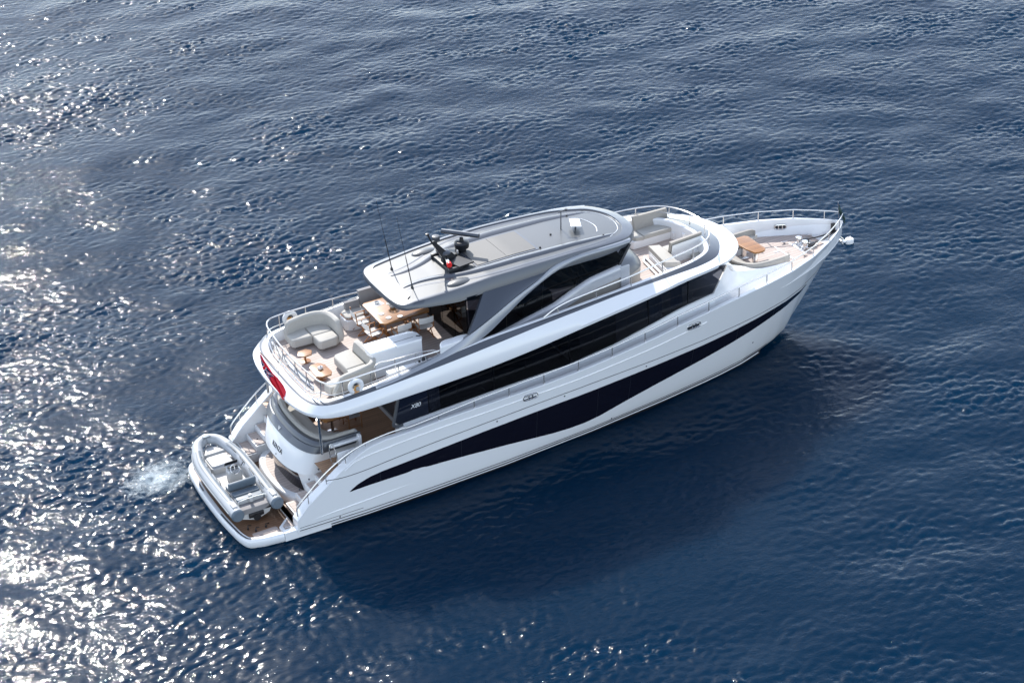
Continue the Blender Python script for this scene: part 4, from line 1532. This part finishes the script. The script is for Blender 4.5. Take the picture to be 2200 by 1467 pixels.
# low pale bench cushion between sofa and port bulwark
b = MB()
b.prism([(20.6, .80), (21.2, .80), (21.62, 1.02), (21.45, 1.55), (20.9, 1.45)], fd + .30, fd + .42, bev=.04)
b.build("seat_cushion", CUSH, FS)

# port dining bench built in under the hardtop
b = MB()
zq = zf(6.5)
b.prism([(5.95, 1.75), (6.02, 1.62), (6.3, 1.56), (6.75, 1.60), (8.6, 1.75), (8.6, 2.32), (6.2, 2.36), (5.98, 2.2)], zq, zq + .38, bev=.05)
DB = b.build("dining_bench", WHITE, yacht)
b = MB()
b.prism([(6.0, 1.76), (6.06, 1.67), (6.32, 1.60), (6.75, 1.64), (8.5, 1.78), (8.5, 2.28), (6.22, 2.30), (6.02, 2.16)], zq + .38, zq + .47, bev=.04)
b.build("seat_cushion", CUSH, DB)
b = MB()
b.tube([(6.0, 2.16, zq + .40), (6.02, 1.70, zq + .40), (6.32, 1.58, zq + .40), (6.75, 1.62, zq + .40)], .02, 6)
b.build("seat_trim", WOODP, DB)
b = MB()
b.loft([[(6.75, 2.12, zq + .44), (8.5, 2.14, zq + .44), (8.5, 2.28, zq + .44), (6.75, 2.26, zq + .44)],
        [(6.72, 2.22, zq + 1.0), (8.5, 2.24, zq + 1.0), (8.5, 2.38, zq + 1.0), (6.72, 2.36, zq + 1.0)]], True, cap=True)
b.loft([[(6.2, 2.14, zq + .44), (6.7, 2.12, zq + .44), (6.7, 2.26, zq + .44), (6.2, 2.28, zq + .44)],
        [(6.2, 2.20, zq + .72), (6.7, 2.20, zq + .72), (6.7, 2.34, zq + .72), (6.2, 2.34, zq + .72)]], True, cap=True)
b.build("back_cushion", CUSHG, DB)

# wet bar
zq = zf(6.2)
b = MB()
b.prism([(5.42, -1.08), (5.5, -1.0), (6.9, -1.0), (7.08, -1.06), (7.16, -1.2), (7.14, -1.62), (5.42, -1.62)], zq, zq + .86, bev=.01)
WB = b.build("wet_bar", WHITE, yacht)
b = MB()
b.prism(rrect(5.38, 6.24, -1.66, -.96, .06), zq + .862, zq + .93, bev=.03)
b.prism([(6.255, -1.66), (7.12, -1.66), (7.20, -1.55), (7.20, -1.2), (7.1, -1.04), (6.9, -.97), (6.255, -.96)][::-1], zq + .862, zq + .93, bev=.03)
b.build("bar_lid", WHITE, WB)
b = MB()
b.box((6.6, -1.4, zq + .935), (.7, .012, .008))
b.tube([(7.16, -1.5, zq + .95), (7.05, -1.42, zq + .95)], .02, 6)
b.build("lid_handle", DARKGREY, WB)

# stair trunk coaming beside the bar
b = MB()
b.prism([(5.6, -2.38), (7.6, -2.42), (7.6, -2.2), (5.6, -2.16)], zq, zq + .5, bev=.03)
b.prism(catmull([(7.35, -2.52, 0), (7.5, -2.2, 0), (8.0, -2.12, 0), (8.5, -2.2, 0), (8.6, -2.42, 0)], 14)[:, :2].tolist(), zq, zq + .95, bev=.06)
b.build("stair_coaming", WHITE, yacht)
b = MB()
b.tube(catmull([(5.25, -2.24, zq + .2), (5.25, -2.24, zq + .85), (5.8, -2.25, zq + .88), (7.0, -2.28, zq + .82), (7.3, -2.28, zq + .74), (7.38, -2.28, zq + .55)], 40), .02, 8)
b.tube([(5.9, -2.25, zq + .45), (5.9, -2.25, zq + .88)], .016, 6)
b.tube([(6.6, -2.26, zq + .45), (6.6, -2.26, zq + .85)], .016, 6)
b.build("stair_rail", RAILM, yacht)
b = MB()
b.box((6.9, -2.27, zq + .55), (.16, .10, .14), bev=.02)
b.box((6.72, -2.27, zq + .52), (.06, .08, .1), bev=.02)
b.build("stair_fitting", BLACK, yacht)

# ------------------------------------------------------------------ loose sofas on the aft flybridge
def seat_block(out, z0, z1, bev=.06):
    return MB().prism(out, z0, z1, bev=bev)

def back_wall(path, z0, z1, th, lean=.06, n=26):
    """upholstered back following a path in plan, leaning outwards (left of travel = inside)"""
    P = catmull([(*p, 0) for p in path], n)
    T = np.gradient(P[:, :2], axis=0)
    T /= np.linalg.norm(T, axis=1)[:, None]
    nr = np.stack([-T[:, 1], T[:, 0]], 1)
    def row(off, z):
        return [(P[i, 0] + nr[i, 0] * off, P[i, 1] + nr[i, 1] * off, z if not callable(z) else z(i / (n - 1))) for i in range(n)]
    fl = lambda u: min(1, .35 + u * 7, .55 + (1 - u) * 9)
    zt = lambda u: z0 + (z1 - z0) * fl(u)
    rows = [row(0, z0), row(-lean * .7, lambda u: zt(u) - .06), row(-lean - th * .2, lambda u: zt(u) - .01), row(-lean - th * .5, zt), row(-lean - th * .8, lambda u: zt(u) - .01), row(-lean - th, lambda u: zt(u) - .06), row(-th, z0)]
    b = MB()
    b.loft(rows + [rows[0]])
    k = len(rows)
    ring0 = [r[0] for r in rows]
    ring1 = [r[-1] for r in rows]
    b.add(ring0 + ring1, [tuple(range(k)), tuple(range(k, 2 * k))])
    return b

zq = zf(4.6)
S1 = thing("lounge_sofa", "cream L-shaped lounge sofa with curved back on the port side of the aft flybridge", "sofa", (4.65, 1.6, zq))
S1.location = (0, 0, 0)
a = seat_block([(3.98, 1.50), (4.05, 1.44), (4.66, 1.42), (4.66, 2.06), (4.1, 2.06), (3.98, 1.95)], zq + .12, zq + .40)
a.build("seat_cushion", CUSH, S1)
a = seat_block([(4.675, 1.40), (4.675, .96), (4.75, .86), (5.26, .88), (5.38, .98), (5.38, 1.40)], zq + .12, zq + .40)
a.build("seat_cushion", CUSH, S1)
a = seat_block([(4.675, 1.415), (5.38, 1.415), (5.38, 1.95), (5.2, 2.06), (4.675, 2.06)], zq + .12, zq + .40)
a.build("seat_cushion", CUSH, S1)
back_wall([(5.38, .98), (5.38, 1.6), (5.3, 1.88), (5.05, 2.02), (4.7, 2.03), (4.0, 1.88)], zq + .14, zq + .82, .16).build("backrest", CUSH, S1)
for x, y in ((4.15, 1.6), (4.5, 1.85), (4.85, 1.05), (5.25, 1.2), (5.2, 1.9)):
    MB().lathe((x, y, zq), [(0, 0), (.025, 0), (.025, .13), (0, .13)], 8).build("foot", DARKGREY, S1)

S2 = thing("lounge_sofa", "cream lounge sofa with chaise on the aft flybridge, beside the white bar", "sofa", (0, 0, 0))
a = seat_block([(4.70, -.20), (4.78, -.10), (5.26, -.02), (5.34, -.08), (5.36, -1.14), (4.70, -1.18)], zq + .12, zq + .40)
a.build("seat_cushion", CUSH, S2)
a = seat_block([(4.70, -1.19), (5.36, -1.155), (5.36, -1.65), (5.2, -1.78), (4.66, -1.80)], zq + .12, zq + .40)
a.build("seat_cushion", CUSH, S2)
a = seat_block([(3.74, -1.62), (3.86, -1.52), (4.64, -1.40), (4.64, -1.86), (4.0, -2.0), (3.8, -1.95)], zq + .12, zq + .40)
a.build("seat_cushion", CUSH, S2)
back_wall([(3.82, -2.02), (4.3, -1.94), (4.9, -1.82), (5.2, -1.72), (5.36, -1.45), (5.37, -.9), (5.36, -.10)], zq + .14, zq + .80, .16).build("backrest", CUSH, S2)
for x, y in ((3.95, -1.7), (4.4, -1.75), (4.85, -.3), (5.2, -.25), (5.2, -1.5)):
    MB().lathe((x, y, zq), [(0, 0), (.025, 0), (.025, .13), (0, .13)], 8).build("foot", DARKGREY, S2)

T1 = thing("coffee_table", "small hexagonal teak coffee table in front of the port sofa", "coffee table", (4.07, .68, zf(4)))
b = MB()
b.prism([(.27 * math.cos(R(a)), .25 * math.sin(R(a))) for a in (10, 62, 125, 190, 245, 305)], .28, .315, bev=.012)
b.build("tabletop", WOOD, T1)
b = MB()
b.lathe((0, 0, 0), [(0, 0), (.17, 0), (.17, .015), (.035, .03), (.03, .28), (0, .28)], 16)
b.build("pedestal", WOODP, T1)
T2 = thing("coffee_table", "larger eight-sided teak coffee table carrying a white box near the starboard sofa", "coffee table", (4.07, -.58, zf(4)))
b = MB()
b.prism([(-.14, .44), (-.26, .30), (-.27, -.32), (-.14, -.46), (.16, -.48), (.26, -.30), (.25, .22), (.10, .45)][::-1], .28, .32, bev=.012)
b.build("tabletop", WOOD, T2)
b = MB()
b.lathe((0, 0, 0), [(0, 0), (.2, 0), (.2, .015), (.04, .03), (.035, .28), (0, .28)], 16)
b.build("pedestal", WOODP, T2)
BX = thing("small_box", "small white box with dark top on the eight-sided coffee table", "box", (4.08, -.55, zf(4) + .321), R(20))
b = MB().box((0, 0, .045), (.15, .11, .09), bev=.015)
b.build("box_body", WCLOTH, BX)
MB().box((0, 0, .097), (.07, .06, .016), bev=.004).build("box_top", DARKGREY, BX)

# ------------------------------------------------------------------ dining set
zq = zf(7.4)
TB = thing("dining_table", "long varnished teak dining table half shaded by the hardtop", "dining table", (7.4, .95, zq))
b = MB()
b.prism([(-.80, .74), (-.83, -.70), (-.70, -.86), (.84, -.84), (.92, -.7), (.92, .62), (.7, .84), (-.70, .84)][::-1], .70, .745, bev=.012)
b.build("tabletop", WOOD, TB)
for x in (-.45, .45):
    b = MB()
    b.box((x, 0, .03), (.12, .8, .05), bev=.01)
    for s in (-1, 1):
        b.tube([(x, s * .28, .04), (x, s * .12, .70)], .03, 8)
    b.build("trestle_leg", WOODP, TB)

def director_chair(label, loc, rz):
    t = thing("directors_chair", label, "chair", loc, rz, "director's chairs round the flybridge table")
    b = MB()
    for y in (-.23, .23):
        b.tube([(-.24, y, .02), (.24, y, .42)], .018, 6)
        b.tube([(.24, y * .95, .02), (-.24, y * .95, .42)], .018, 6)
        b.box((0, y * 1.08, .02), (.5, .035, .03), bev=.008)
        b.box((0, y * 1.08, .60), (.50, .045, .025), bev=.008)
        b.tube([(-.22, y * 1.08, .40), (-.26, y * 1.08, .86)], .018, 6)
        b.tube([(.20, y * 1.08, .40), (.20, y * 1.08, .60)], .016, 6)
    b.build("frame", WOODP, t)
    b = MB()
    rows = []
    for k in range(9):
        x = -.21 + .42 * k / 8
        rows.append([(x, yy, .435 - .035 * math.cos(yy / .25 * math.pi / 2)) for yy in np.linspace(-.24, .24, 9)])
    b.loft(rows)
    rows2 = [[(p[0], p[1], p[2] - .008) for p in r] for r in rows]
    b.loft(rows2)
    b.build("seat", CANVAS, t)
    b = MB()
    rows = []
    for z in np.linspace(.62, .84, 5):
        rows.append([(-.255 - .03 * math.cos(yy / .25 * math.pi / 2) - (z - .62) * .1, yy, z) for yy in np.linspace(-.25, .25, 9)])
    b.loft(rows)
    b.loft([[(p[0] - .008, p[1], p[2]) for p in r] for r in rows])
    b.build("back_canvas", CANVAS, t)
    return t

director_chair("director's chair at the aft end of the flybridge dining table, nearest the dining bench", (6.38, 1.35, zq - .02), R(-4))
director_chair("director's chair at the aft end of the flybridge dining table, nearest the white bar", (6.38, .42, zq - .02), R(6))
director_chair("director's chair with its back to the white bar's forward end, half hidden behind it", (7.12, -.12, zq), R(92))
director_chair("director's chair with dark shaded seat, forwardmost on the table's starboard side", (7.93, -.10, zq), R(86))

def bowl_thing(name, label, cat, x, y, z, build):
    t = thing(name, label, cat, (x, y, z))
    build(t)
    return t

zt = zq + .746
def plates(t):
    MB().lathe((0, 0, 0), [(0, 0), (.09, 0), (.155, .018), (.15, .022), (.08, .008), (0, .008)], 24).build("plate", WCLOTH, t)
    MB().lathe((0, 0, .012), [(0, 0), (.05, 0), (.09, .04), (.085, .04), (.045, .006), (0, .006)], 20).build("bowl", TUBEG, t)
for (x, y), lb in zip([(7.05, 1.52), (6.86, .78), (6.95, .42), (7.30, .30)],
                      ["white plate and bowl on a cloth near the port edge of the flybridge table", "white plate at the sunlit aft end of the flybridge table",
                       "white plate on the aft starboard corner of the flybridge table", "white plate on the shaded starboard edge of the flybridge table"]):
    t = thing("place_setting", lb, "plate", (x, y, zt), 0, "place settings on the flybridge table")
    if (x, y) != (7.05, 1.52):
        MB().lathe((0, 0, 0), [(0, 0), (.05, 0), (.095, .014), (.09, .018), (.05, .006), (0, .006)], 20).build("plate", WCLOTH, t)
    else:
        plates(t)
NP = MB().box((7.02, 1.47, zt + .002), (.42, .30, .006), bev=.002, rz=R(12)).build("table_cloth", WCLOTH)
tag(NP, "white cloth napkin spread under the plate and bowl on the flybridge table", "napkin")
FV = thing("flower_bowl", "glass bowl of white flowers in the middle of the flybridge dining table", "flowers", (7.36, 1.0, zt))
MB().lathe((0, 0, 0), [(0, 0), (.06, 0), (.10, .05), (.11, .11), (.10, .11), (.05, .02), (0, .02)], 20).build("bowl", TUBEG, FV)
rnd = random.Random(4)
b = MB()
for k in range(46):
    a, h = rnd.uniform(0, 6.28), rnd.uniform(-.1, 1)
    rr_ = .15 * math.sqrt(max(0, 1 - h * h * .7))
    c = Vector((rr_ * math.cos(a), rr_ * math.sin(a), .14 + .10 * h))
    for q in range(5):
        u = q * 1.257 + a
        d1 = Vector((math.cos(u), math.sin(u), .4)) * .035
        d2 = Vector((math.cos(u + .6), math.sin(u + .6), .3)) * .03
        b.add([c, c + d1, c + d1 * .9 + d2 * .7, c + d2], [(0, 1, 2, 3)])
b.build("blossoms", WCLOTH, FV, smooth=False)
b = MB()
for k in range(26):
    a = rnd.uniform(0, 6.28)
    c = Vector((.10 * math.cos(a), .10 * math.sin(a), rnd.uniform(.08, .18)))
    d = Vector((math.cos(a), math.sin(a), rnd.uniform(-.2, .5))) * .09
    w = Vector((-math.sin(a), math.cos(a), 0)) * .02
    b.add([c, c + d * .5 + w, c + d, c + d * .5 - w], [(0, 1, 2, 3)])
b.build("leaves", GREEN, FV, smooth=False)

# ------------------------------------------------------------------ lifebuoys on the rail
def lifebuoy(label, x, y, z, s):
    t = thing("lifebuoy", label, "lifebuoy", (x, y, z), 0, "lifebuoys on the flybridge rail")
    n = 32
    ring = []
    for k in range(n + 1):
        a = R(-60) + (2 * math.pi - R(60)) * k / n
        ring.append((.20 * math.sin(a + math.pi), 0, .20 * math.cos(a + math.pi)))
    ring = [(.19 * math.cos(a), 0, .19 * math.sin(a)) for a in np.linspace(R(-60), R(240), n)]
    b = MB()
    b.tube(ring, .075, 10)
    b.build("buoy_ring", WCLOTH, t)
    b = MB()
    for k in range(5):
        b.tube(catmull([(-.10 + .04 * k, -s * -.02, -.22), (-.08 + .04 * k, s * .05, -.10), (-.02 + .02 * k, s * .03, .03), (.0, 0, -.08)], 12), .014, 6)
    b.build("heaving_line", ORANGE, t)
    MB().lathe((.03, s * .06, -.06), [(0, -.07), (.05, -.06), (.06, 0), (.05, .06), (0, .07)], 12).build("buoy_light", TUBEG, t)
    MB().box((0, 0, .12), (.12, .07, .16), bev=.02).build("holder", DARKGREY, t)

lifebuoy("white horseshoe lifebuoy with yellow line on the starboard aft rail", 4.40, -2.58, 4.55, -1)
lifebuoy("white horseshoe lifebuoy on the port aft rail behind the sofa", 4.40, 2.58, 4.55, 1)

# ------------------------------------------------------------------ ensign at the stern
EN = thing("ensign", "red ensign hanging from a staff raked over the stern overhang", "flag", (0, 0, 0))
b = MB()
sb, stp = Vector((3.02, .34, 4.14)), Vector((2.47, .30, 4.95))
b.tube([sb, stp], .014, 8)
b.lathe(tuple(stp), [(0, -.02), (.025, 0), (0, .03)], 10)
b.build("flagstaff", WOODP, EN)
b = MB()
nu, nv = 60, 30
rows = []
CL = catmull([(2.49, .20, 4.93), (2.52, -.12, 4.62), (2.60, -.45, 4.36), (2.67, -.74, 4.12), (2.72, -.98, 3.86)], nu + 1)
for i in range(nu + 1):
    u = i / nu
    w = float(np.interp(u, [0, .15, .35, .6, .78, .9, 1], [.025, .07, .12, .17, .15, .10, .075]))
    row = []
    for j in range(nv + 1):
        v = j / nv * 2 - 1
        fold = .10 * math.sin(v * 6.5 + u * 5) * min(1, u * 2.5) + .035 * math.sin(v * 11 - u * 6)
        c = CL[i]
        row.append((c[0] + .70 * w * v - .55 * fold - .06, c[1] + .30 * w * v - .2 * fold, c[2] + .40 * w * v + .30 * fold))
    rows.append(row)
vs, fs, mi = [], [], []
for r in rows:
    vs += r
for i in range(nu):
    for j in range(nv):
        a = i * (nv + 1) + j
        fs.append((a, a + nv + 1, a + nv + 2, a + 1))
        U, V = (i + .5) / nu, (j + .5) / nv
        if U < .5 and V < .62:
            cu_, cv_ = U / .5 - .5, V / .62 - .5
            d1, d2 = abs(cu_ - cv_), abs(cu_ + cv_)
            if abs(cu_) < .06 or abs(cv_) < .06:
                mi.append(0)
            elif abs(cu_) < .10 or abs(cv_) < .10:
                mi.append(2)
            elif min(d1, d2) < .03:
                mi.append(0)
            elif min(d1, d2) < .08:
                mi.append(2)
            else:
                mi.append(1)
        else:
            mi.append(0)
me = bpy.data.meshes.new("flag_cloth")
me.from_pydata(vs, [], fs)
for q in (RED, NAVY, WCLOTH):
    me.materials.append(q)
me.polygons.foreach_set("material_index", mi)
me.polygons.foreach_set("use_smooth", [True] * len(fs))
fo = bpy.data.objects.new("flag_cloth", me)
COL.objects.link(fo)
fo.parent = EN

# small flag drooping from the jackstaff
JF = thing("bow_flag", "small dark green flag hanging limp from the jackstaff at the bow", "flag", (0, 0, 0))
b = MB()
rows = []
for i in range(15):
    u = i / 14
    rows.append([(24.37 + .30 * u + .02 * math.sin(v * 9 + u * 3), .03 * math.sin(v * 8 + u * 5) - .02 * u, 4.30 - .35 * v - .72 * u ** 1.2 + .2 * v * u) for v in np.linspace(0, 1, 9)])
b.loft(rows)
b.build("flag_cloth", GREENC, JF)

# ------------------------------------------------------------------ foredeck table
FT_ = thing("foredeck_table", "teak topped table between the foredeck sofas under the white overhang", "table", (20.68, .06, zdeck(20.7)))
b = MB()
b.prism([(-.42, .66), (-.36, -.26), (-.26, -.62), (-.14, -.70), (.12, -.68), (.24, -.56), (.26, .55), (.16, .66)][::-1], .66, .71, bev=.012)
b.build("tabletop", WOOD, FT_)
for y in (.35, -.35):
    b = MB()
    b.box((-.05, y, .34), (.18, .12, .64), bev=.02)
    b.box((-.05, y, .03), (.30, .22, .04), bev=.012)
    b.build("leg", STEEL, FT_)

# ------------------------------------------------------------------ cockpit table and chairs
CT = thing("cockpit_table", "varnished cockpit table in the shade under the overhang", "table", (4.35, .15, 1.75))
MB().prism(rrect(-.42, .42, -.95, .95, .12), .68, .72, bev=.012).build("tabletop", WOOD, CT)
for y in (-.5, .5):
    MB().lathe((0, y, 0), [(0, 0), (.2, 0), (.2, .02), (.05, .05), (.045, .68), (0, .68)], 14).build("leg", STEEL, CT)

def cockpit_chair(label, loc, rz):
    t = thing("cockpit_chair", label, "chair", loc, rz, "chairs at the cockpit table")
    b = MB()
    for x in (-.22, .22):
        for y in (-.24, .24):
            b.tube([(x, y, 0), (x, y, .62 if x > 0 else .84)], .018, 6)
        b.tube([(x, -.24, .62), (x, .24, .62)] if x < 0 else [(x, -.24, .40), (x, .24, .40)], .015, 6)
    for y in (-.24, .24):
        b.tube([(-.22, y, .62), (.22, y, .62)], .018, 6)
        b.tube([(-.22, y, .1), (.22, y, .1)], .014, 6)
    b.build("frame", WOODP, t)
    MB().box((0, 0, .43), (.44, .46, .04), bev=.015).build("seat", CUSHG, t)
    MB().box((-.22, 0, .74), (.025, .46, .20), bev=.01).build("back_panel", CUSHG, t)

cockpit_chair("wooden chair on the forward side of the cockpit table, nearest the steel post", (5.05, -.35, 1.75), R(180))
cockpit_chair("wooden chair on the forward side of the cockpit table, further from the steel post", (5.05, .45, 1.75), R(180))

# ------------------------------------------------------------------ tender on the platform
TD = thing("tender", "pale grey inflatable tender with jockey console sitting across the swim platform", "dinghy", (1.02, .45, .25), R(90))
# local x = forward (towards port), y = local port (towards stern), so local +y = -world x
def tube_path():
    side = [(-2.30, .66, .60), (-1.2, .68, .60), (0, .68, .61), (.9, .64, .64), (1.5, .52, .70), (1.95, .33, .77), (2.15, .0, .80)]
    h = catmull(side, 50)
    return [tuple(p) for p in h] + [(p[0], -p[1], p[2]) for p in h[::-1][1:]]
P = tube_path()
b = MB()
rad = [.205 if abs(i - 49) > 30 else .205 - .03 * (1 - abs(i - 49) / 30) for i in range(len(P))]
b.tube(P, rad, 18, cap=False)
b.build("inflatable_tube", TUBEG, TD, angle=60)
for s in (-1, 1):
    MB().tube([(-2.30, s * .66, .60), (-2.31, s * .66, .60), (-2.36, s * .66, .60), (-2.40, s * .66, .60)], [.206, .214, .205, .165], 20).build("tube_end_cap", TUBED, TD)
    # rub strake, deck pads and grab line on the tube
    h = catmull([(-2.1, s * .87, .60), (0, s * .89, .61), (.9, s * .85, .64), (1.5, s * .72, .70), (2.0, s * .46, .77)], 40)
    MB().tube(h, .026, 6).build("rub_strake", TUBED, TD)
    b = MB()
    c = catmull([(-1.7, s * .66, .80), (0, s * .68, .81), (.9, s * .64, .84), (1.45, s * .52, .89)], 36)
    rows = []
    for i, p in enumerate(c):
        rows.append([(p[0], p[1] + w, p[2] + .008 - abs(w) * abs(w) * 2.6) for w in (-.09, -.045, 0, .045, .09)])
    b.loft(rows)
    b.build("tube_pad", TUBED, TD, angle=70)
    for x in (-1.5, -.7, .1, .8):
        g = MB()
        yy = s * (.66 if x < .3 else .63)
        g.tube(catmull([(x, yy - s * .10, .79 + (.03 if x > .5 else 0)), (x + .2, yy - s * .12, .84 + (.03 if x > .5 else 0)), (x + .45, yy - s * .10, .80 + (.03 if x > .5 else 0))], 10), .012, 6)
        g.build("grab_line", BLACK, TD)
    MB().box((-2.02, s * .66, .80), (.30, .16, .08), bev=.02).build("tube_bracket", TENDERW, TD)
MB().box((2.05, 0, .97), (.26, .26, .02), bev=.008, M=Matrix.Rotation(R(14), 3, 'Y')).build("bow_patch", TUBED, TD)
# moulded hull and floor
b = MB()
sec = []
for x, w, zk, zf_ in ((-2.12, .56, .10, .40), (-1.0, .58, .06, .40), (0, .58, .06, .40), (.9, .52, .12, .42), (1.5, .38, .26, .50), (1.95, .12, .48, .62)):
    sec.append([(x, w, .50), (x, w * .8, zk + .16), (x, 0, zk), (x, -w * .8, zk + .16), (x, -w, .50)])
b.loft(sec)
fl = [[(s_[0][0], s_[0][1] * t, z) for t in (1, .5, 0, -.5, -1)] for s_, z in zip(sec, (.40, .40, .40, .42, .50, .62))]
b.loft(fl)
b.loft([sec[0], fl[0]])
b.build("tender_hull", TENDERW, TD, angle=50)
b = MB()
b.prism(rrect(.55, 1.35, -.40, .40, .1), .40, .60, bev=.03)
b.prism([(1.36, -.36), (1.36, .36), (1.75, .16), (1.75, -.16)][::-1], .44, .70, bev=.03)
b.build("bow_locker", TENDERW, TD)
MB().prism(rrect(.62, 1.28, -.36, .36, .08), .60, .66, bev=.03).build("bow_cushion", TUBEG, TD)
b = MB()
b.box((-.05, -.12, .60), (.34, .46, .42), bev=.06)
b.box((.06, -.12, .84), (.18, .42, .08), bev=.03, M=Matrix.Rotation(R(-25), 3, 'Y'))
b.build("console", TENDERW, TD)
b = MB()
b.box((.0, -.12, .87), (.22, .36, .05), bev=.02, M=Matrix.Rotation(R(25), 3, 'Y'))
b.box((.14, -.12, .93), (.03, .44, .16), bev=.01, M=Matrix.Rotation(R(-20), 3, 'Y'))
b.build("dashboard", BLACK, TD)
b = MB()
Mw = Matrix.Rotation(R(-60), 3, 'Y')
ring = [Vector((-.20, -.12, .88)) + Mw @ Vector((.15 * math.cos(a), .15 * math.sin(a), 0)) for a in np.linspace(0, 2 * math.pi, 22, endpoint=False)]
b.tube(ring, .018, 6, closed=True)
for a in (0, 2.1, 4.2):
    b.tube([Vector((-.20, -.12, .88)), Vector((-.20, -.12, .88)) + Mw @ Vector((.15 * math.cos(a), .15 * math.sin(a), 0))], .012, 6)
b.build("steering_wheel", STEEL, TD)
b = MB()
b.tube([(-.06, -.38, .86), (-.10, -.46, 1.0)], .014, 6)
b.build("throttle_lever", BLACK, TD)
b = MB()
b.prism(rrect(-1.35, -.72, -.46, .46, .07), .40, .66, bev=.02)
b.build("helm_bench", TENDERW, TD)
MB().prism(rrect(-1.02, -.70, -.45, .45, .07), .66, .74, bev=.03).build("bench_cushion", TUBED, TD)
b = MB()
b.box((-1.08, 0, .86), (.12, .92, .30), bev=.04, M=Matrix.Rotation(R(-14), 3, 'Y'))
b.build("bench_backrest", TUBED, TD)
b = MB()
b.prism(rrect(-1.75, -1.20, -.46, .46, .05), .40, .68, bev=.02)
b.build("engine_box", TENDERW, TD)
MB().prism(rrect(-1.48, -1.22, -.44, .44, .05), .68, .75, bev=.03).build("aft_cushion", TUBED, TD)
MB().prism(rrect(-1.74, -1.54, -.44, .44, .05), .68, .73, bev=.03).build("aft_cushion", TUBED, TD)
b = MB()
b.prism(rrect(-2.12, -1.78, -.50, .50, .05), .40, .58, bev=.02)
b.build("stern_step", CUSHG, TD)
b = MB()
b.tube(catmull([(-1.95, .46, .58), (-1.9, .46, .78), (-1.88, .3, .80), (-1.88, -.3, .80), (-1.9, -.46, .78), (-1.95, -.46, .58)], 24), .016, 6)
b.build("stern_rail", STEEL, TD)
b = MB()
b.box((-1.84, .02, .72), (.12, .10, .16), bev=.02)
b.lathe((-1.82, .02, .80), [(0, 0), (.06, 0), (.06, .09), (0, .10)], 12)
b.build("tow_post", TENDERW, TD)
b = MB()
b.lathe((-2.16, 0, .24), [(0, -.05), (.12, -.05), (.10, .12), (0, .14)], 14, M=Matrix.Rotation(R(90), 3, 'Y'))
b.box((-2.14, 0, .32), (.06, .5, .16), bev=.02)
b.build("jet_nozzle", BLACK, TD)
# chocks under it
for y in (1.15, -.85):
    MB().box((1.02, y, .30), (.9, .14, .10), bev=.02).build("tender_chock", DARKGREY, yacht)
for x, y in ((.62, -1.9), (.8, -2.12), (1.15, -2.08)):
    b = MB()
    b.tube(catmull([(x, y, .26), (x + .05, y + .12, .31), (x + .16, y + .14, .27)], 10), .014, 6)
    b.lathe((x, y, .25), [(0, 0), (.03, 0), (.03, .06), (0, .07)], 8)
    b.build("lashing_strap", BLACK, yacht)

# ------------------------------------------------------------------ white buoy off the bow
BU = thing("mooring_buoy", "small white mooring buoy floating just off the bow", "buoy", (28.05, 4.1, 0))
b = MB()
b.lathe((0, 0, -.15), [(0, 0), (.13, .02), (.165, .08), (.17, .28), (.15, .33), (.06, .35), (0, .35)], 20)
b.build("buoy_float", WCLOTH, BU)
b = MB()
b.tube([Vector((.05 * math.cos(a), 0, .24 + .05 * math.sin(a))) for a in np.linspace(0, 2 * math.pi, 16, endpoint=False)], .014, 6, closed=True)
b.build("lifting_eye", STEEL, BU)
